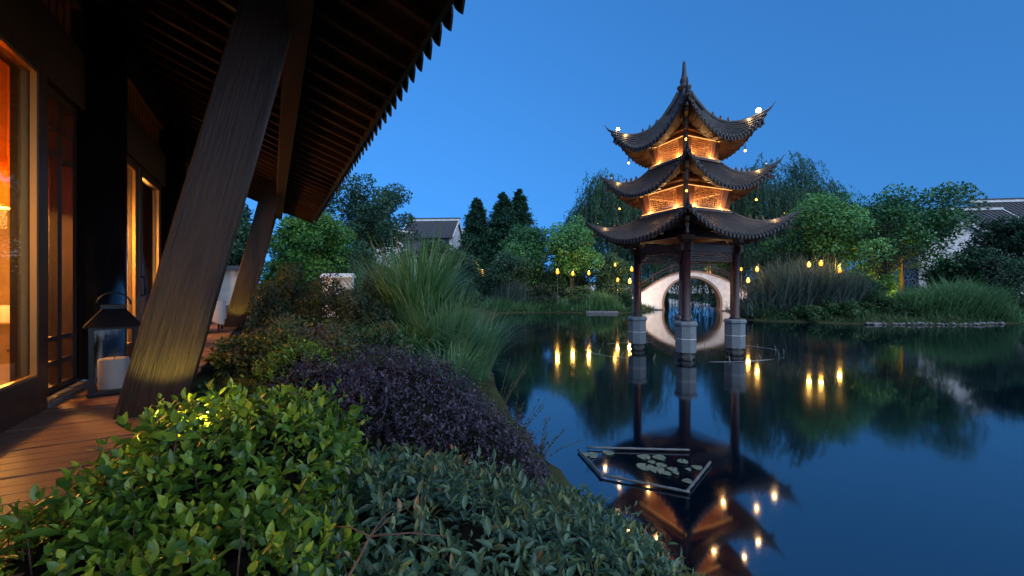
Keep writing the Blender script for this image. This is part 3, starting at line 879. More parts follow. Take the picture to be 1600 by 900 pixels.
for k, (n_, u_) in enumerate(((-3.0, 8.0), (-2.95, 12.8), (-4.0, 15.6), (-4.0, 2.1), (-6.5, 10.5), (-2.95, 5.9))):  # the entrance and lattice lamps are added for their light
    p = tag(empty('pendant_lamp', bl(n_, u_, 2.15), UA), 'glowing orange drum pendant lamp inside, ' + ('seen past the open door leaf', 'behind the second pair of doors', 'deep in the far bay', 'unseen, added near the entrance to spill light outside', 'by the back wall', 'added right behind the lattice side light to brighten it')[k], 'lamp', 'pendant lamps in the restaurant')
    MB().lathe([(.34, 0), (.46, .02), (.46, .55), (.40, .57)], n=24).build('lamp_shade', M['shade'], p, True)
    MB().tube([(0, 0, .57), (0, 0, 1.38)], .012, 6).build('cord', M['iron'], p)
    pt_light('lamp_light', (0, 0, -.14), (75.0, 90.0, 70.0, 22.0, 70.0, 32.0)[k], (1, .46, .10), .15, p)

def curtain(u0, u1, n, z0, z1, k):
    pts = []; N = 40
    f = [(n + .05 * math.sin(i * .9), u0 + (u1 - u0) * i / N) for i in range(N + 1)]
    mb = MB()
    mb.add([(a, b_, z0) for a, b_ in f] + [(a, b_, z1) for a, b_ in f] + [(a - .01, b_, z0) for a, b_ in f] + [(a - .01, b_, z1) for a, b_ in f],
           [(i, i + 1, N + 2 + i, N + 1 + i) for i in range(N)] + [(2 * N + 2 + i, 3 * N + 3 + i, 3 * N + 4 + i, 2 * N + 3 + i) for i in range(N)])
    o = mb.build('curtain', M['curtain'], None, True); o.location = (0, 0, DECK); o.rotation_euler = (0, 0, UA)
    tag(o, 'gathered orange curtain hanging inside ' + k, 'curtain', 'curtains behind the glass')
curtain(5.3, 6.9, -2.28, 1.9, 3.5, 'behind the open door leaf')
curtain(9.3, 10.3, -2.3, 1.6, 3.5, 'between the second pair of doors')

def table(n, u, lab, r=.48):
    t = tag(empty('dining_table', bl(n, u, .03), UA), lab, 'table', 'tables in the restaurant')
    MB().lathe([(r, .70), (r, .74)], n=28).build('tabletop', M['door_wood'], t)
    MB().lathe([(.22, 0), (.22, .03), (.05, .06), (.05, .70)], n=14).build('leg', M['door_wood'], t)
    c = MB(); N = 48; vs = []
    for j, (rr, z) in enumerate(((0.01, .752), (r + .01, .752), (r + .03, .72), (r + .05, .50))):
        for i in range(N):
            a = 2 * PI * i / N; w = 1 + (.06 * math.sin(i * 1.57 * 1.0) if j == 3 else 0)
            vs.append((rr * w * math.cos(a), rr * w * math.sin(a), z))
    fs = [(j * N + i, j * N + (i + 1) % N, (j + 1) * N + (i + 1) % N, (j + 1) * N + i) for j in range(3) for i in range(N)]
    o = c.add(vs, fs).build('tablecloth', M['cloth'], None, True); o.location = t.location; o.rotation_euler = (0, 0, UA)
    tag(o, 'white cloth over the ' + lab, 'tablecloth', 'tablecloths in the restaurant')
def chair(n, u, rz, lab):
    t = tag(empty('dining_chair', bl(n, u, .03), UA + rz), lab, 'chair', 'chairs in the restaurant')
    MB().box((-.22, -.22, .42), (.22, .22, .49)).build('seat', M['chair_red'], t, bevel=.02)
    MB().beam((0, .22, .5), (0, .29, 1.0), .44, .05, (0, 1, 0)).build('backrest', M['chair_red'], t, bevel=.02)
    for sx in (-1, 1):
        for sy in (-1, 1):
            MB().beam((sx * .19, sy * .19, 0), (sx * .19, sy * .19, .42), .04, .04).build('leg', M['dark_wood'], t)
table(-3.4, 5.6, 'round dining table just inside the open door')
chair(-2.9, 5.0, PI, 'red upholstered chair closest to the open door glass')
chair(-3.9, 6.4, 0, 'red upholstered chair on the far side of the door table')
table(-3.6, 10.2, 'round dining table behind the second pair of doors')
chair(-3.2, 9.5, PI, 'red upholstered chair behind the second pair of doors')

# lantern with candle on the deck
LN = on_z(178, 611, DECK)
ln = tag(empty('candle_lantern', (LN.x, LN.y, DECK), UA + .25), 'large black metal lantern with glass sides standing on the deck by the black column', 'lantern')
hw = .165
MB().box((-hw - .03, -hw - .03, 0), (hw + .03, hw + .03, .035)).build('base', M['iron'], ln, bevel=.006)
for sx in (-1, 1):
    for sy in (-1, 1):
        MB().box((sx * hw - .018, sy * hw - .018, .035), (sx * hw + .018, sy * hw + .018, .66)).build('upright', M['iron'], ln)
MB().box((-hw - .02, -hw - .02, .66), (hw + .02, hw + .02, .69)).build('top_frame', M['iron'], ln)
MB().add([(-hw - .06, -hw - .06, .69), (hw + .06, -hw - .06, .69), (hw + .06, hw + .06, .69), (-hw - .06, hw + .06, .69), (-.09, -.09, .87), (.09, -.09, .87), (.09, .09, .87), (-.09, .09, .87)],
         [(0, 1, 2, 3), (4, 5, 6, 7), (0, 1, 5, 4), (1, 2, 6, 5), (2, 3, 7, 6), (3, 0, 4, 7)]).build('roof', M['iron'], ln)
MB().box((-.10, -.10, .872), (.10, .10, .91)).build('cap', M['iron'], ln)
MB().tube([(.13 * math.cos(a), 0, .91 + .13 * math.sin(a)) for a in [PI * k / 12 for k in range(13)]], .009, 6).build('handle', M['iron'], ln, True)
for s in (-1, 1):
    MB().box((s * hw - .003, -hw + .02, .037), (s * hw + .003, hw - .02, .658)).build('pane', M['lantern_glass'], ln)
    MB().box((-hw + .02, s * hw - .003, .037), (hw - .02, s * hw + .003, .658)).build('pane', M['lantern_glass'], ln)
cd = MB().lathe([(.118, 0), (.122, .01), (.122, .30), (.112, .312), (.09, .305), (.02, .300)], n=28).build('candle', M['candle'], None, True)
cd.location = (LN.x, LN.y, DECK + .037); tag(cd, 'thick cream pillar candle inside the black lantern', 'candle')
MB().tube([(0, 0, .29), (.004, 0, .33)], .003, 5).build('wick', M['iron'], cd)

# table with cloth and garden wall further along the veranda
vt = tag(empty('veranda_table', bl(-1.45, 12.6, 0), UA), 'square table under a white cloth on the far veranda', 'table')
for sx in (-1, 1):
    for sy in (-1, 1):
        MB().box((sx * .33 - .025, sy * .36 - .025, 0), (sx * .33 + .025, sy * .36 + .025, .70)).build('leg', M['dark_wood'], vt)
MB().box((-.38, -.42, .70), (.38, .42, .735)).build('tabletop', M['door_wood'], vt)
c = MB(); ring = []
N = 48
for j, (e_, z) in enumerate(((.0, .742), (1., .742), (1.03, .70), (1.10, .30))):
    for i in range(N):
        a = 2 * PI * i / N; ca, sa = math.cos(a), math.sin(a); k = 1 / max(abs(ca), abs(sa))
        w = 1 + (.035 * math.sin(i * 1.9) if j == 3 else 0)
        ring.append((ca * k * .39 * e_ * w, sa * k * .43 * e_ * w, z - (.12 * (abs(ca * sa) * 2) ** 6 if j == 3 else 0)))
o = c.add(ring, [(j * N + i, j * N + (i + 1) % N, (j + 1) * N + (i + 1) % N, (j + 1) * N + i) for j in range(3) for i in range(N)]).build('tablecloth', M['cloth'], None, True)
o.location = vt.location; o.rotation_euler = (0, 0, UA); tag(o, 'white cloth draped over the far veranda table', 'tablecloth')

gw = tag(empty('garden_wall', bl(-3.0, 20.2, 0), UA), 'white plastered garden wall beyond the end of the veranda', 'wall')
MB().box((-3, 0, -1.4), (2.2, .25, 1.75)).build('wall_panel', M['plaster'], gw)
MB().prism([(-.12, 1.75), (.37, 1.75), (.30, 1.83), (.125, 1.97), (-.05, 1.83)], 'x', -3.05, 2.25).build('coping', M['house_tile'], gw)
MB().box((-3, -.02, -1.4), (2.2, -.002, .35)).build('plinth_band', M['stone'], gw)

def spot(name, loc, target, e, col, ang, parent=None, blend=.6, r=.03):
    d = bpy.data.lights.new(name, 'SPOT'); d.energy = e; d.color = col; d.spot_size = R(ang); d.spot_blend = blend; d.shadow_soft_size = r
    o = bpy.data.objects.new(name, d); COL.objects.link(o)
    o.location = loc; o.rotation_euler = (Vector(target) - Vector(loc)).to_track_quat('-Z', 'Y').to_euler()
    return o

def garden_spot(loc, target, e, lab, ang=80, col=(1., .72, .12)):
    loc = Vector(loc); d = (Vector(target) - loc).normalized()
    g = tag(empty('garden_spotlight', loc), lab, 'spotlight', 'spotlights among the planting')
    MB().tube([(0, 0, -.35), (0, 0, -.04)], .012, 6).build('spike', M['iron'], g)
    MB().tube([d * -.10, d * .02, d * .03], [.035, .045, .05], 14).build('housing', M['iron'], g, True)
    MB().tube([d * .031, d * .036], .036, 14).build('lens', M['bulb'], g)
    l = spot('spotlight_beam', loc + d * .06, target, e, col, ang)
    return g

# ------------------------------------------------------------------ pagoda in the pond; local x points to the front corner
PC = Vector((6.90, 16.42, 0))
PA = math.atan2(-PC.y, -PC.x) + .03
PG = tag(empty('pagoda', PC, PA), 'three-tiered wooden pagoda with upturned grey tiled roofs standing in the pond', 'pagoda')

def corner(k, r, z=0.0):
    a = k * PI / 2
    return Vector((r * math.cos(a), r * math.sin(a), z))

def side_pt(k, s, r, z):
    p = corner(k, r).lerp(corner(k + 1, r), (s + 1) / 2)
    return Vector((p.x, p.y, z))

COLR = 1.80
for k in range(4):
    c = corner(k, COLR)
    b_ = MB().lathe([(.36, .25), (.37, .27), (.37, 1.20)], (c.x, c.y, 0), 8, PI / 8).build('plinth', M['plinth'], PG, bevel=.012)
    MB().lathe([(.385, 1.203), (.415, 1.23), (.415, 1.30), (.37, 1.36), (.20, 1.37)], (c.x, c.y, 0), 8, PI / 8).build('plinth_cap', M['plinth'], b_)
    MB().lathe([(.372, .735), (.374, .738), (.374, .748), (.372, .75)], (c.x, c.y, 0), 8, PI / 8).build('joint', M['plaster'], b_)
    MB().lathe([(.24, -.9), (.24, .05), (.31, .06), (.31, .15), (.24, .16), (.24, .248)], (c.x, c.y, 0), 8, PI / 8).build('footing', M['concrete'], PG)
    MB().lathe([(.21, 1.37), (.20, 1.42), (.166, 1.44), (.158, 4.45)], (c.x, c.y, 0), 20).build('column', M['red_wood'], PG, True)

def beams(name, r, z0, z1, w, mat, over=0.0):
    for k in range(4):
        a, b_ = corner(k, r, (z0 + z1) / 2), corner(k + 1, r, (z0 + z1) / 2)
        d = (b_ - a).normalized()
        MB().beam(a - d * over, b_ + d * over, w, z1 - z0).build(name, mat, PG)
beams('tie_beam', COLR, 3.90, 4.17, .16, M['pag_dark'], .30)
beams('upper_beam', COLR, 4.42, 4.66, .20, M['pag_dark'], .2)
MB().prism([tuple(corner(k, COLR - .05)[:2]) for k in range(4)], 'z', 4.68, 4.74).build('ceiling', M['pag_wood'], PG)
for k in range(4):                      # brackets at the column heads
    c = corner(k, COLR)
    MB().lathe([(.17, 4.18), (.30, 4.30), (.34, 4.46)], (c.x, c.y, 0), 8, PI / 8).build('bracket', M['pag_dark'], PG)
    for q in (-1, 1):
        d = (corner(k + q, 1) - corner(k, 1)).normalized()
        a = c + d * .18
        MB().prism([(0, 3.88), (.34, 3.88), (.30, 3.80), (.12, 3.72), (.06, 3.56), (0, 3.54)], 'y', -.03, .03).build('corner_brace', M['pag_dark'], PG).matrix_local = Matrix.Translation((a.x, a.y, 0)) @ Matrix.Rotation(math.atan2(d.y, d.x), 4, 'Z')

def lattice_panel(name, k, r, s0, s1, z0, z1, r1=None, nx=9, nz=6, mat=None, w=.022, frame=.035):
    """wooden lattice between two parameters of side k; r1 = radius at the top (leaning walls)"""
    r1 = r1 or r
    mb = MB()
    def P(s, t): return side_pt(k, s, r + (r1 - r) * t, z0 + (z1 - z0) * t)
    nrmv = (corner(k, 1) + corner(k + 1, 1)).normalized()
    for i in range(nx + 1):
        s = s0 + (s1 - s0) * i / nx; ww = frame if i in (0, nx) else w
        # a broken fret: some bars stop half way
        if i in (0, nx) or i % 2 == 0: mb.beam(P(s, 0), P(s, 1), ww, w, nrmv)
        else:
            mb.beam(P(s, .0), P(s, .34), ww, w * .9, nrmv); mb.beam(P(s, .62), P(s, 1), ww, w * .9, nrmv)
    for j in range(nz + 1):
        t = j / nz; ww = frame if j in (0, nz) else w
        mb.beam(P(s0, t), P(s1, t), ww, w * 1.1, nrmv)
    return mb.build(name, mat or M['lattice'], PG)

for k in range(4):
    lattice_panel('frieze_lattice', k, COLR, -.86, .86, 3.58, 3.885, nx=22, nz=4, mat=M['red_wood'], w=.022, frame=.035)

def roof(re, zm, zt, rt, ztop, ntile, ex=2.7, g_ex=1.45, name='roof'):
    T = {}
    def S(k, s, t, off=0.0):
        g = t ** g_ex
        z = (zm + (zt - zm) * abs(s) ** ex * (1 - t) ** 1.25) * (1 - g) + ztop * g
        r = re + (rt - re) * t
        out = 1 + .035 * abs(s) ** 6 * (1 - t) ** 2
        return side_pt(k, s, r * out, z + off)
    top = empty(name, (0, 0, 0), 0, PG)
    NS, NT = 24, 12
    def sheet(off, tmax=1.0):
        vs, fs = [], []
        for k in range(4):
            b0 = len(vs)
            for i in range(NS + 1):
                for j in range(NT + 1):
                    vs.append(S(k, -1 + 2 * i / NS, tmax * j / NT, off))
            for i in range(NS):
                for j in range(NT):
                    a = b0 + i * (NT + 1) + j
                    fs.append((a, a + NT + 1, a + NT + 2, a + 1))
        return vs, fs
    v, f = sheet(0.0); MB().add(v, f).build('tile_bed', M['roof_tile'], top, True)
    v, f = sheet(-.085); MB().add(v, f).build('soffit', M['soffit'], top, True)
    # tile rows: covers, round ends, hanging drips
    tl = MB(); dr = MB(); rf = MB()
    for k in range(4):
        for i in range(ntile):
            s = -1 + 2 * (i + .5) / ntile
            tend = 1.0 if rt > .5 else 1 - abs(s) * .0
            pts = [S(k, s, t * tend, .022) for t in (0, .08, .2, .35, .5, .65, .8, .92, .995)]
            if rt < .5: pts = [S(k, s, t, .022) for t in (0, .08, .2, .35, .5, .65, .78)]
            e0 = pts[0] + (pts[0] - pts[1]).normalized() * .05
            rad = re * 1.414 / ntile * .34
            tl.tube([e0] + pts, rad, 6)
            # drip between two covers
            if i < ntile - 1:
                s2 = -1 + 2 * (i + 1) / ntile
                p = S(k, s2, 0, 0); q = S(k, s2 + .6 / ntile, 0, 0); d = (q - p)
                nv = (corner(k, 1) + corner(k + 1, 1)).normalized()
                w = d * .9; dn = Vector((0, 0, -1)) * (rad * 2.4)
                b0 = p + nv * .045
                dr.add([b0 - w, b0 + w, b0 + w * .6 + dn * .6, b0 + dn, b0 - w * .6 + dn * .6] + [x - nv * .018 for x in (b0 - w, b0 + w, b0 + w * .6 + dn * .6, b0 + dn, b0 - w * .6 + dn * .6)],
                       [(0, 1, 2, 3, 4), (9, 8, 7, 6, 5), (0, 5, 6, 1), (1, 6, 7, 2), (2, 7, 8, 3), (3, 8, 9, 4), (4, 9, 5, 0)])
            if i % 2 == 0:
                rf.tube([S(k, s, t, -.115) for t in (.012, .2, .45, .62)], .032, 4)
        # eave board following the curve
        eb = MB()
        vs = []
        nv = (corner(k, 1) + corner(k + 1, 1)).normalized()
        for i in range(NS + 1):
            s = -1 + 2 * i / NS
            p = S(k, s, 0, 0)
            vs += [p + nv * .0 + Vector((0, 0, .0)), p + Vector((0, 0, -.105)), p - nv * .05 + Vector((0, 0, -.105)), p - nv * .05]
        fs = [(i * 4 + a, i * 4 + (a + 1) % 4, i * 4 + 4 + (a + 1) % 4, i * 4 + 4 + a) for i in range(NS) for a in range(4)]
        eb.add(vs, fs).build('eave_board', M['pag_dark'], top)
    tag(tl.build('tile_rows', M['roof_tile'], top, True), kind='stuff')
    tag(dr.build('drip_tiles', M['ridge'], top), kind='stuff')
    tag(rf.build('rafters', M['pag_dark'], top), kind='stuff')
    # hip ridges with curled horn and the angle beam below
    for k in range(4):
        ts = [0, .04, .1, .2, .32, .46, .6, .75, .9, 1.0 if rt > .5 else .97]
        pts = [S(k, -1, t, .06) for t in ts]
        tip = pts[0]; d = (pts[0] - pts[1]).normalized(); hd = Vector((d.x, d.y, 0)).normalized()
        horn = [tip + hd * .09 + Vector((0, 0, .06)), tip + hd * .17 + Vector((0, 0, .15)), tip + hd * .22 + Vector((0, 0, .25)), tip + hd * .30 + Vector((0, 0, .28))]
        hr = MB().tube(horn[::-1] + pts, [.010, .014, .022, .04] + [.055, .07, .08] + [.085] * (len(pts) - 3), 8).build('hip_ridge', M['ridge'], top, True)
        for t in (.46, .56, .66):
            p = S(k, -1, t, .13)
            MB().lathe([(.05, 0), (.06, .03), (.035, .07), (.045, .10), (.02, .16)], p, 8).build('ridge_ornament', M['ridge'], hr, True)
        bmz = [S(k, -1, t, -.20) for t in (.16, .3, .5, .75)]
        ab = MB()
        for a, b_ in zip(bmz[:-1], bmz[1:]): ab.beam(a, b_, .13, .17)
        ab.build('angle_beam', M['pag_dark'], top)
        e = bmz[0]; hd2 = corner(k, 1)
        MB().beam(e, e + hd2 * .28 + Vector((0, 0, -.10)), .09, .11).build('beam_nose', M['pag_dark'], top)
        # hanging lotus drop under the corner
        q = S(k, -1, .30, -.32)
        MB().lathe([(.03, -.30), (.07, -.24), (.045, -.20), (.06, -.06), (.08, .0), (.07, .14)], q, 10).build('hanging_drop', M['ridge'], top, True)
    return S

S1 = roof(3.62, 4.38, 5.20, 1.62, 5.44, 27, ex=2.3, g_ex=1.5)
S2 = roof(3.08, 6.14, 7.16, 1.20, 7.42, 24, ex=2.2, g_ex=1.6)
S3 = roof(2.78, 7.96, 9.16, .14, 10.50, 22, ex=2.1, g_ex=2.2)

# storeys with lattice windows
def storey(r0, r1, z0, z1):
    for k in range(4):
        # moulded base, panels either side of the window, head beam, corner post
        def P(s, t): return side_pt(k, s, r0 + (r1 - r0) * t, z0 + (z1 - z0) * t)
        nv = (corner(k, 1) + corner(k + 1, 1)).normalized()
        for (s0, s1) in ((-.98, -.62), (.62, .98)):
            vs = [P(s0, .12), P(s1, .12), P(s1, .82), P(s0, .82)]
            MB().add(vs + [x - nv * .05 for x in vs], [(0, 1, 2, 3), (7, 6, 5, 4), (0, 4, 5, 1), (1, 5, 6, 2), (2, 6, 7, 3), (3, 7, 4, 0)]).build('wall_panel', M['pag_wood'], PG)
        MB().beam(P(-1.0, .05) + nv * .02, P(1.0, .05) + nv * .02, .14, (z1 - z0) * .13).build('base_rail', M['pag_wood'], PG)
        MB().beam(P(-.98, .90), P(.98, .90), .12, (z1 - z0) * .14).build('head_beam', M['pag_wood'], PG)
        MB().beam(P(-1.03, 1.05) + nv * .06, P(1.03, 1.05) + nv * .06, .20, (z1 - z0) * .10).build('cornice', M['pag_wood'], PG)
        MB().beam(corner(k, r0, z0), corner(k, r1, z1), .16, .16).build('corner_post', M['pag_dark'], PG)
        w = lattice_panel('lattice_window', k, r0 + (r1 - r0) * .13, -.62, .62, z0 + (z1 - z0) * .13, z0 + (z1 - z0) * .82, r0 + (r1 - r0) * .82, 11, 8, None, .02, .04)
        # led strip on the ledge in front of the wall
        MB().beam(side_pt(k, -.9, r0 + .20, z0 + .035), side_pt(k, .9, r0 + .20, z0 + .035), .02, .02).build('led_strip', M['strip'], PG)
        MB().beam(side_pt(k, -.95, r0 + .13, z0 - .05), side_pt(k, .95, r0 + .13, z0 - .05), .30, .10).build('ledge', M['red_wood'], PG)
        MB().beam(side_pt(k, -.9, r1 + .06, z1 - .20), side_pt(k, .9, r1 + .06, z1 - .20), .016, .016).build('led_strip', M['strip'], PG)
        # stepped corner bracket
        for j in range(3):
            c = corner(k, r1 + .05 + .12 * j, z1 + .02 + .10 * j)
            MB().box((-.09, -.09, -.05), (.09, .09, .045)).build('bracket', M['pag_wood'], PG).matrix_local = Matrix.Translation(c) @ Matrix.Rotation(k * PI / 2 + PI / 4, 4, 'Z')
    MB().prism([tuple(corner(k, r0)[:2]) for k in range(4)], 'z', z0 - .08, z0 - .03).build('floor', M['pag_dark'], PG)
    MB().prism([tuple(corner(k, r1 + .1)[:2]) for k in range(4)], 'z', z1 + .12, z1 + .17).build('ceiling', M['pag_wood'], PG)
storey(1.50, 1.72, 5.50, 6.50)
storey(1.10, 1.28, 7.48, 8.42)

# finial
MB().lathe([(.16, 10.40), (.26, 10.52), (.28, 10.60), (.18, 10.66), (.13, 10.72), (.17, 10.80), (.15, 10.92), (.11, 10.98), (.10, 11.05), (.075, 11.3), (.06, 11.55), (.045, 11.62), (.01, 11.64)], n=14).build('finial', M['ridge'], PG, True)

WARM = (1., .60, .25)
# hanging bulbs under the angle beams, bells, flood lights on the roofs
def bulb(p, e, r=.05, mat='bulb'):
    h = MB().lathe([(.012, .05), (.022, .06), (.022, .12), (.008, .30)], p, 8).build('bulb_holder', M['iron'], PG)
    bm = bmesh.new(); bmesh.ops.create_icosphere(bm, subdivisions=3, radius=r)
    me = bpy.data.meshes.new('hanging_bulb'); bm.to_mesh(me); bm.free(); me.materials.append(M[mat])
    o = link('hanging_bulb', me, PG); o.location = p
    if e: pt_light('bulb_light', Vector(p) + Vector((0, 0, -.11)), e, WARM, .05, PG)
for k in (0, 1, 3):
    bulb(corner(k, 2.15, 7.80), .9, .045)
    bulb(corner(k, 2.52, 5.90), .9, .04)
for k in (1, 3):
    # floodlight set on the hip, washing the tiles near the tip
    for (Sx, t, hot, e) in ((S3, .10, True, 3.2), (S2, .16, False, 2.2), (S1, .14, False, 1.8)):
        for sgn in (1,):
            p = Sx(k, -1, t, .20)
            b_ = MB().lathe([(.03, -.13), (.045, -.05), (.05, -.02)], p, 10).build('floodlight', M['iron'], PG)
            bm = bmesh.new(); bmesh.ops.create_icosphere(bm, subdivisions=2, radius=(.085 if k == 1 else .055) if hot else .012)
            me = bpy.data.meshes.new('floodlight_lens'); bm.to_mesh(me); bm.free(); me.materials.append(M['bulb_hot' if hot else 'bulb'])
            o = link('floodlight_lens', me, b_); o.location = p + Vector((0, 0, .05))
            for kk, s in ((k, -.9), (k - 1, .9)):
                q = Sx(kk % 4, s, t + .06, .20)
                pt_light('floodlight_beam', q, e * .5, WARM, .04, PG)
    p = S3(k, -1, .03, -.14)
for k in range(4):
    for Sx in (S3,):
        p = Sx(k, -1, .05, -.16)
        bb = MB().lathe([(.07, -.20), (.055, -.16), (.045, -.08), (.015, -.05), (.006, .06)], p, 10).build('wind_bell', M['iron'], PG, True)
        MB().tube([p + Vector((0, 0, -.28)), p + Vector((0, 0, -.18))], .012, 5).build('clapper', M['iron'], bb)
for (r0, z0) in ((1.50, 5.50), (1.10, 7.48)):
    for k in range(4):
        for s in (-.55, .55):
            pt_light('ledge_light', side_pt(k, s, r0 + .24, z0 + .10), 2.2, (1., .52, .17), .03, PG)
pt_light('storey_light', (0, 0, 5.75), 22, WARM, .2, PG)
pt_light('storey_light', (0, 0, 7.75), 12, WARM, .2, PG)
pt_light('pavilion_light', (0, 0, 4.36), 7, WARM, .1, PG)
MB().lathe([(.12, 4.44), (.12, 4.68)], n=16).build('ceiling_lamp', M['shade'], PG, True)

# ------------------------------------------------------------------ floating fountain ring round the pagoda
fr = tag(empty('fountain_ring', (6.95, 16.7, 0)), 'pale ring of fountain pipe floating round the pagoda', 'fountain')
N = 72
ring = [(3.95 * math.cos(2 * PI * i / N), 2.55 * math.sin(2 * PI * i / N) - .02 * 0, -.012 + .014 * math.sin(i * .35) + .006 * math.sin(i * 1.3)) for i in range(N + 1)]
MB().tube(ring, .014, 6, False).build('pipe', M['pipe'], fr, True)
nzm = MB().tube([(0, 0, -.05), (0, 0, .10), (.05, 0, .20)], [.014, .012, .008], 6).mesh('nozzle', M['pipe'])
for i in range(0, N, 4):
    o = link('nozzle', nzm, fr); a = 2 * PI * i / N
    o.location = (3.80 * math.cos(a), 2.42 * math.sin(a), .0); o.rotation_euler = (random.uniform(-.25, .25), random.uniform(-.2, .4), a + PI)

# ------------------------------------------------------------------ lily frame and pads
lf = tag(empty('lily_raft', on_z(1010, 730)), 'floating frame of grey bamboo poles holding lily pads', 'raft')
lb = np.array(lf.location)
for (a, b_) in (((904, 703), (941, 744)), ((936, 741), (1078, 769)), ((1073, 768), (1110, 722)), ((917, 699), (1077, 703))):
    A, B = on_z(*a, .035), on_z(*b_, .035)
    n = 14; pts = [A.lerp(B, i / n) - Vector(lb) for i in range(n + 1)]
    o = MB().tube(pts, [.017 + (.004 if i % 3 == 0 else 0) for i in range(n + 1)], 8).build('bamboo_pole', M['bamboo'], lf, True)
pads = [(923, 711, 11), (1006, 714, 10), (1030, 715, 10), (1008, 729, 13), (1026, 734, 12), (1034, 727, 8), (1050, 733, 8), (1042, 740, 7), (1056, 739, 5), (1067, 721, 8), (1075, 733, 5), (1089, 730, 8), (1074, 752, 8), (951, 707, 9), (1018, 722, 6)]
place = ('alone at the left corner', 'at the back left of the group', 'at the back beside the third column reflection', 'largest of the cluster, left end', 'large one beside the biggest pad', 'small one above the large pair', 'small one right of the large pair', 'tucked below the large pair',
         'smallest one right of the cluster', 'at the back right', 'tiny one near the right pole', 'close to the right pole', 'alone by the front corner', 'at the back left corner', 'small one at the middle of the cluster')
for (x, y, r), pl in zip(pads, place):
    c = on_z(x, y, .012); s = r / F * c.y
    vs = [(0, 0, 0)]; n = 22
    a0 = random.uniform(0, 6.28)
    for i in range(n):
        a = a0 + .18 + (2 * PI - .36) * i / (n - 1); q = s * (1 + .04 * math.sin(3 * a))
        vs.append((q * math.cos(a), q * math.sin(a) * .98, .004 + .006 * math.sin(2 * a + x)))
    k = len(vs)
    vs2 = vs + [(x_, y_, z_ - .006) for x_, y_, z_ in vs]
    fs = [(0, i, i + 1) for i in range(1, n)] + [(k, k + i + 1, k + i) for i in range(1, n)] + [(i, k + i, k + i + 1, i + 1) for i in range(1, n)]
    o = MB().add(vs2, fs).build('lily_pad', M['lilypad']); o.location = c
    tag(o, 'round notched lily pad in the bamboo frame, ' + pl, 'lily pad', 'lily pads in the bamboo frame')

# ------------------------------------------------------------------ moon bridge
BY = 46.0
bx = (1079 - 800) / F * BY
MBR = tag(empty('moon_bridge', (bx, BY, 0), R(-19)), 'white plastered arched bridge with round moon opening and dark railing', 'bridge')
rad, zc = 2.98, .74
def ztop(x):
    ax = abs(x)
    return 4.22 - .085 * x * x if ax < 5 else 4.22 - .085 * 25 - .52 * (ax - 5) + .006 * (ax - 5) ** 2
xs = sorted(set([round(-12 + .5 * i, 3) for i in range(49)] + [round(rad * math.sin(PI * (i / 32 - .5)), 4) for i in range(33)]))
def zbot(x): return zc + math.sqrt(max(0, rad * rad - x * x)) if abs(x) < rad - 1e-6 else -1.2
vs, fs = [], []
for x in xs:
    lo = zbot(x) if abs(x) < rad - 1e-3 else zc
    for y in (-1.3, 1.3):
        vs += [(x, y, lo), (x, y, max(ztop(x), .1))]
for i in range(len(xs) - 1):
    a = i * 4; b_ = a + 4
    fs += [(a, b_, b_ + 1, a + 1), (a + 2, a + 3, b_ + 3, b_ + 2), (a + 1, b_ + 1, b_ + 3, a + 3), (a, a + 2, b_ + 2, b_)]
w = MB().add(vs, fs)
w.build('arch_wall', M['plaster'], MBR)
for s in (-1, 1):
    poly = [(s * rad, zc)] + [(s * (rad - (rad - math.sqrt(max(0, rad * rad - (z - zc) ** 2)))), z) for z in [zc - .15 * i for i in range(1, 9)]]
    poly += [(s * 12, -.65), (s * 12, zc)]
    MB().prism(poly, 'y', -1.3, 1.3).build('abutment', M['plaster'], MBR)
    MB().box((min(s * 2.85, s * 12.05), -1.38, -.6), (max(s * 2.85, s * 12.05), 1.38, .12)).build('footing_course', M['stone'], MBR)
# stone ring in the opening
vs, fs = [], []
n = 60
for i in range(n + 1):
    a = R(-22) + (PI + R(44)) * i / n
    for rr, y in ((rad - .16, -1.38), (rad + .06, -1.38), (rad + .06, 1.38), (rad - .16, 1.38)):
        vs.append((rr * math.cos(a), y, zc + rr * math.sin(a)))
for i in range(n):
    for j in range(4):
        fs.append((i * 4 + j, i * 4 + (j + 1) % 4, i * 4 + 4 + (j + 1) % 4, i * 4 + 4 + j))
MB().add(vs, fs).build('opening_ring', M['stone_trim'], MBR)
for s in (-1, 1):
    cp = MB()
    for i in range(44):
        xa, xb = -11 + .5 * i, -10.5 + .5 * i
        cp.beam((xa, s * 1.25, max(ztop(xa), .1) + .05), (xb, s * 1.25, max(ztop(xb), .1) + .05), .32, .16)
    cp.build('coping', M['stone_trim'], MBR)
    hr = MB(); 
    for i in range(40):
        xa, xb = -10 + .5 * i, -9.5 + .5 * i
        hr.beam((xa, s * 1.2, ztop(xa) + 1.0), (xb, s * 1.2, ztop(xb) + 1.0), .10, .12)
        hr.beam((xa, s * 1.2, ztop(xa) + .62), (xb, s * 1.2, ztop(xb) + .62), .05, .05)
        hr.beam((xa, s * 1.2, ztop(xa) + .28), (xb, s * 1.2, ztop(xb) + .28), .05, .05)
    hr.build('handrail', M['pag_dark'], MBR)
    for i in range(11):
        x = -10 + 2 * i
        MB().box((x - .07, s * 1.2 - .07, ztop(x) + .1), (x + .07, s * 1.2 + .07, ztop(x) + 1.2)).build('railing_post', M['pag_dark'], MBR)

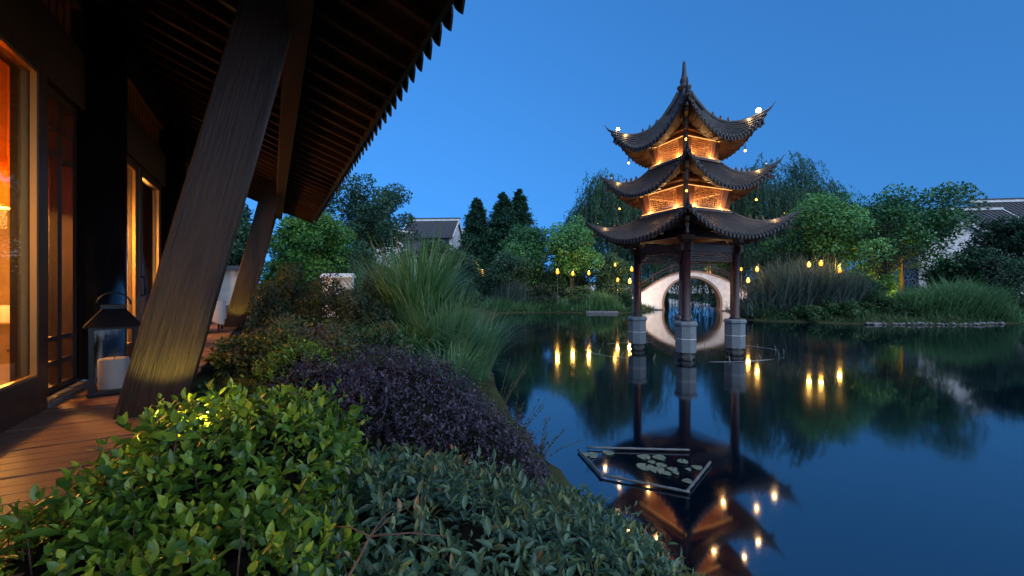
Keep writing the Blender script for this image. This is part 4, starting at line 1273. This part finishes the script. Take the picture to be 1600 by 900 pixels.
# low white wall with tiled coping beyond the bridge
lw = tag(empty('boundary_wall', (33, 124, 0)), 'long low white wall closing the view beyond the bridge', 'wall')
MB().box((-30, 0, -.5), (45, .4, 3.4)).build('wall_panel', M['plaster'], lw)
MB().prism([(-.35, 3.4), (.75, 3.4), (.2, 4.1)], 'x', -30.2, 45.2).build('coping', M['house_tile'], lw)

# ------------------------------------------------------------------ lamps in the gardens
def garden_lamp(x, y, d, lab, size=.26, e=6.0, mat='lantern_glow', post=True, col=(1, .5, .1)):
    p = px(x, y, d); g0 = gz(p.x, p.y)
    g0 = max(g0, -.3)
    l = tag(empty('garden_lamp', (p.x, p.y, g0)), lab, 'lamp', 'lamps in the garden across the pond')
    h = p.z - g0
    MB().lathe([(.10, -.3), (.10, .04), (.045, .08), (.035, h - size * .75)], n=10).build('post', M['iron'], l, True)
    MB().lathe([(size * .26, -size * .66), (size * .42, -size * .5), (size * .52, -size * .2), (size * .52, size * .1), (size * .44, size * .42), (size * .30, size * .66)], (0, 0, h), 16).build('lamp_glass', M[mat], l, True)
    MB().lathe([(size * .66, size * .665), (size * .60, size * .74), (size * .1, size * 1.0), (size * .05, size * 1.2)], (0, 0, h), 12).build('lamp_cap', M['iron'], l)
    pt_light('lamp_light', (0, 0, h + size * 1.5), e, col, .12, l)
garden_lamp(871, 425, 40.9, 'tallest of three orange lanterns on the far left bank', .30, 26)
garden_lamp(895, 428, 41.2, 'middle one of three orange lanterns on the far left bank', .25, 22)
garden_lamp(920, 427, 41.4, 'rightmost of three orange lanterns on the far left bank', .25, 22)
garden_lamp(965, 438, 41.5, 'yellow lamp just left of the pagoda column, lower left of the bright one', .24, 14)
garden_lamp(984, 440, 42.2, 'brightest yellow lamp beside the left pagoda column', .30, 60, 'bulb')
garden_lamp(987, 421, 43.5, 'orange lamp above the brightest one at the left pagoda column', .28, 16)
garden_lamp(961, 414, 45.0, 'small high lamp among the willow strands left of the pagoda', .2, 5, 'bulb')
garden_lamp(1158, 421, 33.5, 'small lamp hidden in leaves right of the pagoda column', .16, 4)
garden_lamp(1169, 438.5, 32.9, 'low pale lamp by the reeds right of the pagoda', .24, 12, 'bulb')
garden_lamp(1183, 421, 33.8, 'round lamp above the reeds right of the pagoda', .24, 10, 'bulb')
garden_lamp(1264, 414, 31.2, 'leftmost of three lamps above the grey reeds', .24, 12, 'bulb')
garden_lamp(1283, 412, 31.6, 'middle one of three lamps above the grey reeds', .26, 10)
garden_lamp(1312, 423, 30.9, 'rightmost and largest of three lamps above the grey reeds', .22, 16)
garden_lamp(1108, 428, 52, 'yellow lamp seen over the bridge railing', .55, 30)
garden_lamp(1077, 444, 60, 'lamp seen through the moon opening of the bridge', .4, 10, 'bulb')
garden_lamp(754, 427, 47, 'dim lamp between the conifer trunks', .45, 10)

# floodlights washing the white bridge wall
def flood(loc, target, e, lab, ang=100):
    g = garden_spot(loc, target, e, lab, ang, (1., .78, .64))
def brl(x, y, z):
    c, q = math.cos(R(-19)), math.sin(R(-19))
    return (bx + x * c - y * q, BY + x * q + y * c, z)
flood(brl(-6.2, -4.6, gz(*brl(-6.2, -4.6, 0)[:2]) + .35), brl(-4.6, -1.3, 1.8), 66, 'floodlight at the left foot of the white bridge', 120)
flood(brl(6.0, -4.6, gz(*brl(6.0, -4.6, 0)[:2]) + .35), brl(4.4, -1.3, 1.8), 66, 'floodlight at the right foot of the white bridge', 120)

# ------------------------------------------------------------------ houses
def house(name, lab, loc, rz, w, d, h, rh, over=.6, windows=(), wing=None, win_z=None):
    H = tag(empty(name, loc, rz), lab, 'house')
    MB().box((-w / 2, -d / 2, -.5), (w / 2, d / 2, h)).build('wall', M['plaster'], H)
    MB().prism([(-d / 2 + .01, h + .002), (d / 2 - .01, h + .002), (0, h + rh - .12)], 'x', -w / 2, w / 2).build('gable', M['plaster'], H)
    rf = empty('roof', (0, 0, 0), 0, H)
    for s in (-1, 1):
        e = over / (d / 2) * rh
        MB().prism([(0, h + rh), (s * (d / 2 + over), h - e), (s * (d / 2 + over), h - e - .14), (0, h + rh - .12)], 'x', -w / 2 - .3, w / 2 + .3).build('roof_slope', M['house_tile'], rf)
        n = int(w / .5)
        rows = MB()
        for i in range(n + 1):
            x = -w / 2 - .25 + (w + .5) * i / n
            rows.tube([(x, 0, h + rh + .03), (x, s * (d / 2 + over), h - e + .03)], .07, 5)
        tag(rows.build('tile_rows', M['house_tile'], rf), kind='stuff')
        MB().beam((-w / 2 - .32, 0, h + rh - .05), (-w / 2 - .32, s * (d / 2 + over), h - e - .05), .10, .32).build('verge', M['plaster'], rf)
        MB().beam((w / 2 + .32, 0, h + rh - .05), (w / 2 + .32, s * (d / 2 + over), h - e - .05), .10, .32).build('verge', M['plaster'], rf)
    MB().box((-w / 2 - .4, -.16, h + rh - .02), (w / 2 + .4, .16, h + rh + .30)).build('ridge_wall', M['plaster'], rf)
    MB().box((-w / 2 - .55, -.24, h + rh + .302), (w / 2 + .55, .24, h + rh + .46)).build('ridge_cap', M['house_tile'], rf)
    for (x0, x1, z0, z1) in windows:
        W = MB().box((x0, -d / 2 - .05, z0), (x1, -d / 2 + .02, z1)).build('window', M['pag_dark'], H)
        n = 4
        for i in range(n):
            a = x0 + .1 + (x1 - x0 - .1) * i / n; b_ = x0 + (x1 - x0 - .1) * (i + 1) / n
            MB().box((a, -d / 2 - .075, z0 + .12), (b_, -d / 2 - .052, z1 - .12)).build('pane', M['pane'], W)
    return H
p = px(678, 372, 66)
house('white_house', 'white house with long grey tiled roof above the trees at left', (p.x, 66, .6), R(-4), 7.6, 8, 9.9, 2.7, .7, [(-1.6, 3.4, 7.7, 9.3)])
p = px(640, 372, 60)
house('white_house', 'lower white gabled house with sloping verge left of the long roof', (p.x - .5, 62, .6), R(62), 9, 7.0, 7.2, 2.9, .5)
p = px(726, 372, 72)
house('white_house', 'narrow tiled roof end right of the long-roofed house', (p.x + 1.2, 75, .6), R(-4), 6, 7, 9.6, 2.6, .5)
p = px(1497, 380, 44)
house('white_house', 'white gable wall standing behind the dark broad tree at right', (p.x - 1.0, 45, .6), R(66), 9, 6.8, 5.9, 2.7, .4)
p = px(1535, 340, 50)
house('white_house', 'house with dark hipped roof line right of the white gable', (p.x + .6, 52, .6), R(-8), 6.5, 7, 9.2, 2.5, .8, [(-1, 2.8, 7.5, 8.8)])
p = px(1600, 330, 50)
house('white_house', 'tallest dark roof at the right edge of the picture', (p.x + 2.6, 53, .6), R(-8), 9.5, 7, 10.4, 2.6, .8, [(-4, 0, 8.6, 10)])
gw2 = tag(empty('garden_wall', px(500, 430, 17.5) * 1.0), 'low white wall with tiled coping among the left shrubs', 'wall')
gw2.location.z = gz(gw2.location.x, gw2.location.y); gw2.rotation_euler = (0, 0, R(-6))
MB().box((.1, 0, -.3), (1.4, .25, 1.75)).build('wall_panel', M['plaster'], gw2)
MB().prism([(-.12, 1.75), (.37, 1.75), (.30, 1.84), (.125, 1.93), (-.05, 1.84)], 'x', .05, 1.45).build('coping', M['plaster'], gw2)

# ------------------------------------------------------------------ trees and shrubs across the pond
def spot_at(x, d):
    X = (x - 800) / F * d
    return X, d, max(gz(X, d), .05) - .02

def tree_at(fn, name, label, x, ytop, wpx, d, mat, **kw):
    X, Y, z = spot_at(x, d)
    top = HC + (HOR - ytop) / F * d
    return fn(name, label, (X, Y, z), top - z, wpx / F * d, M[mat], **kw)

G1 = 'broad-crowned trees on the right bank'
tree_at(broad_tree, 'camphor_tree', 'round bright-topped camphor tree right of the willow', 1300, 287, 160, 36, 'lf_camphor', crown0=.26, clumps=62, per=330, leaf=.26, seed=1, irregular=.6, group=G1, rnd=(.3, 1.0), trunk=.22)
tree_at(broad_tree, 'camphor_tree', 'tall dark camphor tree in front of the white gable', 1410, 284, 160, 37, 'lf_camphor', crown0=.26, clumps=66, per=330, leaf=.26, seed=2, irregular=.6, group=G1, rnd=(.05, .65), trunk=.22)
tree_at(broad_tree, 'garden_tree', 'loose dark tree in front of the roofs at the right edge', 1578, 332, 125, 34, 'lf_dark', crown0=.2, clumps=54, per=230, leaf=.24, seed=3, irregular=.4, clump_r=.13, group=G1)
tree_at(broad_tree, 'garden_tree', 'lower dark tree at the foot of the right-edge tree', 1535, 385, 110, 33, 'lf_dark', crown0=.12, clumps=44, per=260, leaf=.22, seed=4, irregular=.3, group=G1)
tree_at(broad_tree, 'garden_tree', 'small dark tree under the white gable', 1490, 398, 80, 38, 'lf_dark', crown0=.1, clumps=34, per=260, leaf=.22, seed=5, group=G1)
tree_at(broad_tree, 'garden_tree', 'bare brownish tree below the tall camphor crown', 1385, 352, 95, 34.5, 'lf_maple', crown0=.3, clumps=40, per=120, leaf=.16, seed=6, irregular=.5, clump_r=.12, group=G1)
tree_at(broad_tree, 'garden_tree', 'dark understorey tree behind the grey reeds', 1235, 372, 130, 39, 'lf_dark', crown0=.05, clumps=44, per=260, leaf=.24, seed=7, group=G1)
tree_at(willow, 'willow_tree', 'tall weeping willow behind the right pagoda tips', 1206, 238, 150, 50, 'lf_willow', seed=1, strands=1300, leaf=.30, group='weeping willows')
tree_at(willow, 'willow_tree', 'weeping willow behind the left pagoda tips', 958, 256, 138, 54, 'lf_willow', seed=2, strands=900, leaf=.34, group='weeping willows')
tree_at(willow, 'willow_tree', 'low willow trailing behind the moon bridge', 1040, 345, 150, 58, 'lf_willow', seed=3, strands=620, leaf=.32, hang=.85, group='weeping willows')
tree_at(willow, 'willow_tree', 'small willow hanging over the right bridge end', 1160, 352, 90, 52, 'lf_willow', seed=4, strands=420, leaf=.3, hang=.85, group='weeping willows')
G2 = 'trees on the far left bank'
tree_at(conifer, 'conifer_tree', 'leftmost of the three pointed conifers', 745, 308, 100, 56, 'lf_conifer', seed=1, group='pointed conifers')
tree_at(conifer, 'conifer_tree', 'middle one of the three pointed conifers', 786, 299, 108, 57, 'lf_conifer', seed=2, group='pointed conifers')
tree_at(conifer, 'conifer_tree', 'rightmost of the three pointed conifers', 812, 294, 100, 59, 'lf_conifer', seed=3, group='pointed conifers')
tree_at(broad_tree, 'garden_tree', 'rounded green tree in front of the conifers', 815, 346, 100, 48, 'lf_camphor', crown0=.12, clumps=56, per=290, leaf=.3, seed=8, group=G2, rnd=(.1, .6))
tree_at(broad_tree, 'garden_tree', 'yellowish green tree above the three orange lanterns', 893, 336, 106, 46, 'lf_camphor', crown0=.22, clumps=56, per=290, leaf=.28, seed=9, group=G2, rnd=(.3, .9))
tree_at(broad_tree, 'garden_tree', 'dark low tree left of the three orange lanterns', 790, 392, 95, 44.5, 'lf_dark', crown0=.05, clumps=44, per=240, leaf=.25, seed=10, group=G2)
tree_at(broad_tree, 'garden_tree', 'dark low tree under the left conifer', 735, 402, 70, 47, 'lf_dark', crown0=.05, clumps=40, per=240, leaf=.25, seed=11, group=G2)
tree_at(broad_tree, 'garden_tree', 'dark tree right of the three orange lanterns', 955, 392, 80, 47, 'lf_willow', crown0=.05, clumps=40, per=260, leaf=.25, seed=12, group=G2)
tree_at(broad_tree, 'garden_tree', 'dark tree filling behind the three orange lanterns', 880, 404, 90, 49, 'lf_dark', crown0=.02, clumps=40, per=260, leaf=.25, seed=32, group=G2)
G3 = 'trees beyond the veranda'
tree_at(broad_tree, 'garden_tree', 'bright green tree beside the end of the eaves', 487, 312, 112, 23, 'lf_bright', crown0=.25, clumps=64, per=330, leaf=.17, seed=13, group=G3, trunk=.15, rnd=(.25, .9))
tree_at(broad_tree, 'garden_tree', 'dark spreading tree between the eaves and the white house', 575, 274, 150, 30, 'lf_dark', crown0=.3, clumps=64, per=260, leaf=.20, seed=14, group=G3, irregular=.45, clump_r=.12, rnd=(.3, 1))
tree_at(broad_tree, 'garden_tree', 'dark tree seen between the first two slanted posts', 372, 296, 110, 25, 'lf_dark', crown0=.22, clumps=60, per=290, leaf=.18, seed=15, group=G3, trunk=.13, rnd=(.3, 1))
tree_at(broad_tree, 'garden_tree', 'small yellowish tree in front of the long-roofed house', 688, 370, 84, 34, 'lf_low', crown0=.2, clumps=46, per=260, leaf=.2, seed=16, group=G3, rnd=(.4, 1.0))
tree_at(broad_tree, 'garden_tree', 'dark low tree under the bright green tree', 545, 378, 130, 26, 'lf_dark', crown0=.05, clumps=46, per=280, leaf=.18, seed=17, group=G3)
tree_at(broad_tree, 'garden_tree', 'dark low tree behind the tall silver grass', 640, 392, 130, 27, 'lf_dark', crown0=.02, clumps=50, per=280, leaf=.18, seed=18, group=G3)
tree_at(broad_tree, 'garden_tree', 'dark low tree at the foot of the bright green tree', 450, 388, 100, 22, 'lf_bright', crown0=.02, clumps=50, per=260, leaf=.16, seed=19, group=G3, rnd=(0, .45))

# reeds and bank plants, right
def reeds(name, label, cx, w, d, dep, n, h, mat, group, lean=(.0, .35), droop=(.05, .5), width=.045, cat='reeds', wind=(0, 0)):
    X, Y, z = spot_at(cx, d); W = w / F * d
    root = tag(empty(name, (X, Y, z)), label, cat, group)
    x = RNG.normal(0, .27, n) * W; x = np.clip(x, -W * .62, W * .62); y = RNG.uniform(-dep / 2, dep / 2, n)
    zz = ground_h(X + x, Y + y) - z
    env = np.clip(1.05 - (np.abs(x) / (W * .62)) ** 2.2 * .75, .2, 1)
    roots = np.stack([x, y, np.maximum(zz, -.3)], 1)
    blades('blades', roots, h * env * RNG.uniform(.35, 1.0, n), RNG.uniform(*lean, n), RNG.uniform(*droop, n), np.full(n, width), M[mat], RNG.random(n), root, 6, None, wind)
    return root
GR = 'reeds and grasses on the right bank'
reeds('reed_bed', 'big mound of grey-green reeds on the bank right of the pagoda', 1256, 168, 33.2, 3.4, 7000, 5.6, 'lf_reed', GR, (.0, .5), (.1, .8), .05)
reeds('grass_clump', 'tall arching grass clump below the right-hand roofs', 1500, 120, 30.6, 2.4, 3400, 4.0, 'lf_pale', GR, (.05, .6), (.2, .9), .045)
reeds('grass_clump', 'dark arching grass clump left of the tall one on the right bank', 1435, 70, 30.4, 2.0, 1800, 3.0, 'lf_grass', GR, (.05, .6), (.2, .9), .04)
reeds('grass_clump', 'low pale grass leaning to the water at the right bank corner', 1545, 60, 29.8, 1.6, 1400, 2.0, 'lf_pale', GR, (.1, .7), (.3, .9), .04)
sh = [(1190, 470, 70, 32.5, 'bank shrub at the water below the reeds, left end'), (1255, 478, 80, 30.6, 'bank shrub at the water below the reeds, middle'), (1320, 470, 80, 30.2, 'bank shrub at the right end of the reeds'),
      (1372, 455, 60, 31.2, 'rounded clipped shrub under the yellow glow'), (1408, 472, 60, 30.0, 'low shrub beside the clipped round one'), (1590, 440, 80, 31.5, 'dark shrub at the right edge of the picture'), (1460, 455, 90, 32.5, 'dark shrub behind the arching grass'),
      (1345, 430, 90, 34.0, 'dark shrub behind the reeds and lamps'), (1210, 440, 90, 36, 'dark shrub behind the low lamps right of the pagoda'), (1560, 420, 110, 34.5, 'tall dark shrub beneath the right-edge tree'), (1452, 415, 110, 38.5, 'dark shrub filling below the tall camphor crown'), (1300, 420, 120, 40, 'dark shrub filling below the bright camphor crown')]
for i, (x, yt, w, d, lab) in enumerate(sh):
    X, Y, z = spot_at(x, d); h = HC + (HOR - yt) / F * d - z
    shrub('bank_shrub', lab, (X, Y, z), (w / F * d / 2, w / F * d / 2.4, max(h, .6)), M['lf_low' if i < 5 else 'lf_dark'], 5200, .17, 'shrubs on the right bank', i)
GL = 'reeds and grasses on the far left bank'
reeds('grass_clump', 'fresh green grass by the water left of the pagoda column', 935, 70, 41.2, 1.6, 1600, 2.3, 'lf_grass', GL, (.0, .4), (.1, .6), .05)
reeds('grass_clump', 'green grass at the water below the three lanterns', 860, 110, 41.6, 1.6, 1800, 1.7, 'lf_grass', GL, (.05, .5), (.2, .7), .05)
reeds('reed_bed', 'pale plumed reeds left of the three lanterns', 800, 60, 42.2, 1.4, 1000, 4.0, 'lf_reed', GL, (.0, .3), (.1, .6), .05)
reeds('grass_clump', 'grass fringe at the left end of the far bank', 790, 70, 41.6, 1.6, 1400, 1.9, 'lf_pale', GL, (.05, .5), (.2, .7), .05)
sh = [(845, 445, 60, 42.3, 'lf_maple', 'reddish shrub on the far left bank before the lanterns'), (905, 450, 70, 42.6, 'lf_low', 'dark shrub below the lanterns'), (970, 452, 50, 42.6, 'lf_low', 'shrub at the foot of the lamp by the left column'),
      (770, 440, 70, 44, 'lf_dark', 'dark shrub under the pointed conifers'), (720, 440, 80, 40, 'lf_dark', 'dark shrub at the left end of the far shore'), (1000, 430, 60, 49, 'lf_low', 'shrub at the left bridge end'), (1185, 436, 50, 47.5, 'lf_low', 'shrub at the right bridge end'),
      (940, 425, 80, 46, 'lf_dark', 'dark shrub behind the far bank lamps')]
for i, (x, yt, w, d, mt, lab) in enumerate(sh):
    X, Y, z = spot_at(x, d); h = HC + (HOR - yt) / F * d - z
    shrub('bank_shrub', lab, (X, Y, z), (w / F * d / 2, w / F * d / 2.4, max(h, .6)), M[mt], 4200, .2, 'shrubs on the far left bank', 20 + i)

X, Y, z = spot_at(1388, 33.6)
shrub('bank_shrub', 'leafy shrub lit bright yellow under the tall dark camphor tree', (X, Y, z), (1.4, 1.1, 3.0), M['lf_bright'], 4600, .16, 'shrubs on the right bank', 91, rnd=(.5, 1))
garden_spot((X - .2, Y - 2.1, gz(X, Y - 2.1) + .25), (X, Y, z + 2.1), 300, 'yellow spotlight before the lit shrub on the right bank', 60, (1, .66, .08))
# warm uplight under the tall camphor tree
p = spot_at(1388, 35.5)
garden_spot((p[0], p[1] - .5, p[2] + .25), (p[0] - .2, p[1] + 1.0, p[2] + 2.2), 320, 'yellow uplight under the tall dark camphor tree', 120, (1, .68, .1))

# grass fringe on the far banks
def fringe(name, lab, x0, x1, y0, y1, n, h, mat):
    x = RNG.uniform(x0, x1, n); y = RNG.uniform(y0, y1, n); d = pond_sd(x, y); k = (d > .05) & (d < 2.6)
    x, y = x[k], y[k]; n = len(x); z = ground_h(x, y) - .02
    o = blades(name, np.stack([x, y, z], 1), h * RNG.uniform(.4, 1.1, n), RNG.uniform(0, .5, n), RNG.uniform(.1, .7, n), np.full(n, .04), M[mat], RNG.random(n), None, 4)
    tag(o, lab, 'grass', kind='stuff')
fringe('bank_grass', 'short green grass fringing the right bank', 17.5, 42, 27.5, 37, 16000, .55, 'lf_low')
fringe('bank_grass', 'short green grass fringing the far left bank', -3, 16, 39, 47, 14000, .6, 'lf_low')

# stones along the shore
def shore_stones(name, lab, pts, n, r):
    g = np.random.default_rng(5); mb = MB()
    for i in range(n):
        t = g.random() * (len(pts) - 1); k = int(t); q = Vector(pts[k]).lerp(Vector(pts[k + 1]), t - k)
        s = r * g.uniform(.5, 1.3); vs = []
        c = Vector((q.x + g.normal() * .12, q.y + g.normal() * .16, .04 + g.random() * .08))
        bm = bmesh.new(); bmesh.ops.create_icosphere(bm, subdivisions=1, radius=1)
        sc = (s * g.uniform(.8, 1.5), s * g.uniform(.7, 1.2), s * g.uniform(.45, .8))
        vs = [c + Vector((v.co.x * sc[0], v.co.y * sc[1], v.co.z * sc[2])) * g.uniform(.85, 1.1) for v in bm.verts]
        fs = [[v.index for v in f.verts] for f in bm.faces]; bm.free()
        mb.add(vs, fs)
    tag(mb.build(name, M['stone']), lab, kind='stuff')
shore_stones('shore_stones', 'row of grey stones along the right waterline', [(24.2, 28.1, 0), (27.5, 27.85, 0), (31, 27.75, 0), (34, 28.6, 0)], 90, .13)
o = MB().prism([(7.2, 40.0), (9.9, 39.35), (10.4, 39.9), (8.6, 40.7)], 'z', -.1, .22).build('stone_slab', M['stone'], bevel=.05)
tag(o, 'flat grey stone slab at the waterline of the far left bank', 'slab')

# ------------------------------------------------------------------ planting along the veranda
def base_mid(x, y, d): 
    p = px(x, y, d); return (p.x, p.y, p.z)

# tall silver grass
def clump_at(x, d, ytop, r, n, mat, lab, width, lean, droop, wind=(0, 0)):
    X = (x - 800) / F * d; z = max(gz(X, d), 0.0) - .05
    top = HC + (HOR - ytop) / F * d
    return grass_clump('silver_grass', lab, 'grass', (X, d, z), r, n, (top - z) * 1.22, M[mat], width, lean, droop, 'silver grass clumps by the pond', wind)
clump_at(652, 9.6, 380, .40, 950, 'lf_grass', 'tallest fresh green silver grass clump beside the pond', .040, (.01, .30), (.08, .6), (.02, 0))
clump_at(688, 8.6, 448, .32, 800, 'lf_pale', 'paler silver grass leaning over the water', .026, (.02, .30), (.15, .65), (.02, -.02))
clump_at(632, 8.0, 470, .34, 520, 'lf_grass', 'silver grass with long drooping blades in front of the tallest clump', .038, (.1, .6), (.4, .95))
clump_at(702, 7.0, 525, .26, 500, 'lf_pale', 'low pale grass at the edge of the purple shrub', .016, (.05, .40), (.2, .75), (.03, 0))
clump_at(600, 12.0, 400, .5, 700, 'lf_pale', 'silver grass at the back left of the tallest clump', .024, (.02, .4), (.1, .7))
clump_at(735, 11, 470, .5, 700, 'lf_pale', 'silver grass at the waterline behind the leaning clump', .020, (.05, .45), (.2, .7), (.02, 0))

# dusky feathery maples behind
mp_ = [(455, 412, 110, 10.5, 'dusky feathery maple right of the second slanted post'), (520, 432, 120, 9.5, 'dusky feathery maple in front of the low white wall'), (590, 418, 120, 10.2, 'brownish feathery maple left of the tall silver grass'), (425, 455, 80, 8.8, 'dusky low maple at the foot of the second slanted post'), (560, 462, 120, 8.4, 'low bronze shrub in front of the maples')]
for i, (x, yt, w, d, lab) in enumerate(mp_):
    X = (x - 800) / F * d; z = gz(X, d) - .1; h = HC + (HOR - yt) / F * d - z
    shrub('maple_shrub', lab, (X, d, z), (w / F * d / 2 * 1.1, w / F * d / 2, h), M['lf_maple'], 9000, .085, 'feathery maples by the veranda', 40 + i, 46, 'shrub', -.15, LANCE, .34, (.1, .9))
# mixed bronze and yellow shrubs
ms = [(470, 497, 190, 6.6, 'lf_mixed', 'bronze and green mixed shrub at the foot of the maples'), (590, 505, 110, 6.2, 'lf_mixed', 'yellowish fine-leaved shrub left of the silver grass'), (385, 510, 100, 6.4, 'lf_mixed', 'dull green fine shrub at the foot of the second post'), (540, 520, 140, 5.6, 'lf_mixed', 'bronze shrub right behind the purple shrub')]
for i, (x, yt, w, d, mt, lab) in enumerate(ms):
    X = (x - 800) / F * d; z = gz(X, d) - .1; h = HC + (HOR - yt) / F * d - z
    shrub('mixed_shrub', lab, (X, d, z), (w / F * d / 2 * 1.1, w / F * d / 2.2, h), M[mt], 7500, .06, 'bronze shrubs behind the purple one', 60 + i, 46, 'shrub', .2, LANCE, .45, (.1, 1.0))

# purple loropetalum
leafy_bush('purple_shrub', 'broad mound of dark purple small-leaved shrub by the water', 'shrub',
           [dict(c=(-1.15, 4.55, .85), r=(.95, 1.15, .92), rot=.2, p=2.6, seed=21, tilt=(-.22, 0)),
            dict(c=(-.28, 4.2, .52), r=(.66, .85, .80), rot=.3, p=2.4, seed=22, tilt=(-.30, 0)),
            dict(c=(-1.55, 3.95, .95), r=(.55, .55, .72), rot=0, p=2.4, seed=23),
            dict(c=(-2.05, 4.45, 1.05), r=(.55, .60, .72), rot=0, p=2.4, seed=24)],
           8200, (.042, .50), M['lf_purple'], OVATE, pairs=3, shoot_l=.075, up=.35, rand=.6, spread=1.1, lump=.09)
# small bright bush behind, left
leafy_bush('green_shrub', 'small bright green shrub between the purple one and the deck', 'shrub',
           [dict(c=(-2.55, 5.0, 1.15), r=(.50, .42, .70), rot=.4, p=2.5, seed=31)],
           1100, (.055, .48), M['lf_green'], OVATE, pairs=3, shoot_l=.08, rnd_lo=.25, rnd_hi=1.05)
# bright green bush bottom left
leafy_bush('green_shrub', 'large bright green glossy-leaved shrub at the bottom left of the picture', 'shrub',
           [dict(c=(-1.62, 2.45, 1.16), r=(.66, .80, .70), rot=.52, p=3.0, seed=41),
            dict(c=(-1.80, 1.72, .98), r=(.54, .55, .66), rot=.52, p=2.6, seed=42),
            dict(c=(-1.10, 1.70, .90), r=(.55, .55, .70), rot=.3, p=2.6, seed=43)],
           3600, (.078, .50), M['lf_green'], OVATE, pairs=3, shoot_l=.10, up=.6, rnd_lo=.0, rnd_hi=1.0, tip_gain=.5, lump=.07)
# bluish bush bottom centre
leafy_bush('blue_green_shrub', 'wide bluish green slender-leaved shrub along the bottom centre', 'shrub',
           [dict(c=(-.42, 2.10, .88), r=(.72, .70, .66), rot=.2, p=2.8, seed=51, tilt=(-.12, 0)),
            dict(c=(.40, 2.15, .62), r=(.66, .75, .66), rot=.3, p=2.6, seed=52, tilt=(-.22, 0)),
            dict(c=(-.35, 1.45, .80), r=(.75, .45, .62), rot=0, p=2.6, seed=53, tilt=(-.15, 0)),
            dict(c=(.62, 2.75, .40), r=(.55, .85, .56), rot=.45, p=2.4, seed=54, tilt=(-.30, 0)),
            dict(c=(.80, 1.95, .50), r=(.45, .60, .55), rot=.2, p=2.4, seed=55, tilt=(-.25, 0)),
            dict(c=(-.55, 2.95, .75), r=(.75, .45, .50), rot=.1, p=2.4, seed=56, tilt=(-.12, 0))],
           7400, (.078, .36), M['lf_blue'], OVATE, pairs=3, shoot_l=.12, up=.55, rand=.5, spread=1.15, rnd_lo=0, rnd_hi=1.05, droop=.25, lump=.07)

# bare brown branch standing out of the bluish shrub
tb = tag(empty('bare_branch', (-.52, 1.35, .9)), 'bare forked brown branch rising from the bluish shrub', 'branch')
A = px(545, 900, 1.32) - Vector(tb.location); B = px(578, 838, 1.38) - Vector(tb.location)
MB().tube([A - Vector((.02, 0, .2)), A, A.lerp(B, .5) + Vector((.006, 0, .004)), B], [.0055, .005, .0048, .0044], 7).build('stem', M['twig'], tb, True)
for (x, y, d) in ((640, 790, 1.55), (612, 798, 1.5), (520, 822, 1.45), (700, 838, 1.45)):
    C_ = px(x, y, d) - Vector(tb.location)
    MB().tube([B, B.lerp(C_, .5) + Vector((0, 0, .012)), C_], [.0034, .0026, .0012], 6).build('twig', M['twig'], tb, True)

# wispy twigs at the water's edge behind the purple shrub
for (x, y0, y1, d, lab) in ((820, 700, 610, 4.7, 'wispy sprig over the water beside the purple shrub, upper one'), (858, 725, 655, 4.3, 'wispy sprig over the water beside the purple shrub, lower one'), (790, 660, 560, 5.4, 'thin sprig at the back edge of the purple shrub')):
    a, b_ = px(x - 16, y0, d), px(x + 12, y1, d + .1)
    t = tag(empty('leafy_sprig', a), lab, 'sprig', 'sprigs over the water')
    P, D = [], []; mb = MB()
    for s in range(7):
        e = (b_ - a) + Vector((random.uniform(-.22, .28), random.uniform(-.1, .1), random.uniform(-.25, .05)))
        pts = [Vector((0, 0, 0)), e * .5 + Vector((0, 0, .04)), e]
        mb.tube(pts, [.004, .003, .0015], 5)
        for i in range(30):
            f = random.uniform(.15, 1); q = (pts[1] * (f / .5) if f < .5 else pts[1].lerp(pts[2], (f - .5) / .5))
            P.append(q[:]); D.append((random.gauss(0, 1), random.gauss(0, 1), random.gauss(.4, .6)))
    mb.build('stem', M['twig'], t)
    P = np.array(P); n = len(P); L = RNG.uniform(.018, .034, n)
    tag(link('foliage', leaf_mesh('foliage', P, np.array(D), rvec(n), L, L * .5, RNG.random(n), LANCE, M['lf_low']), t), kind='stuff')

# creeping ground cover on the near bank
n = 26000
gx_ = RNG.uniform(-7.5, 2.2, n); gy_ = RNG.uniform(.6, 17, n)
cc, ss = math.cos(UA), math.sin(UA)
nn_ = gx_ * cc + gy_ * ss
sdv = pond_sd(gx_, gy_)
k = (sdv > -.03) & (nn_ > -.86) & (sdv < 4.5)
gx_, gy_ = gx_[k], gy_[k]; n = len(gx_)
P = np.stack([gx_, gy_, np.maximum(ground_h(gx_, gy_), 0) + RNG.uniform(-.01, .07, n)], 1)
L = RNG.uniform(.04, .085, n)
o = link('ground_cover', leaf_mesh('ground_cover', P, nrm(rvec(n) + UP * .35), nrm(UP + rvec(n) * .5), L, L * .55, np.clip(RNG.random(n) ** 1.5, 0, 1), OVATE, M['lf_low']))
tag(o, 'creeping leafy ground cover on the near bank', 'ground cover', kind='stuff')

garden_spot(bl(-.40, 3.62, .12), bl(-.75, 2.2, .50), 13.0, 'small spotlight behind the bright green shrub', 130, (1., .74, .08))

# yellow spotlights at the feet of the slanted posts
garden_spot(bl(-.60, 3.95, .10), bl(-.80, 4.60, .62), 5, 'spotlight in the planting at the foot of the nearest slanted post', 58, (1., .74, .10))
garden_spot(bl(-.70, 12.7, .10), bl(-.80, 13.48, .8), 6, 'spotlight in the planting at the foot of the second slanted post', 62, (1., .70, .10))
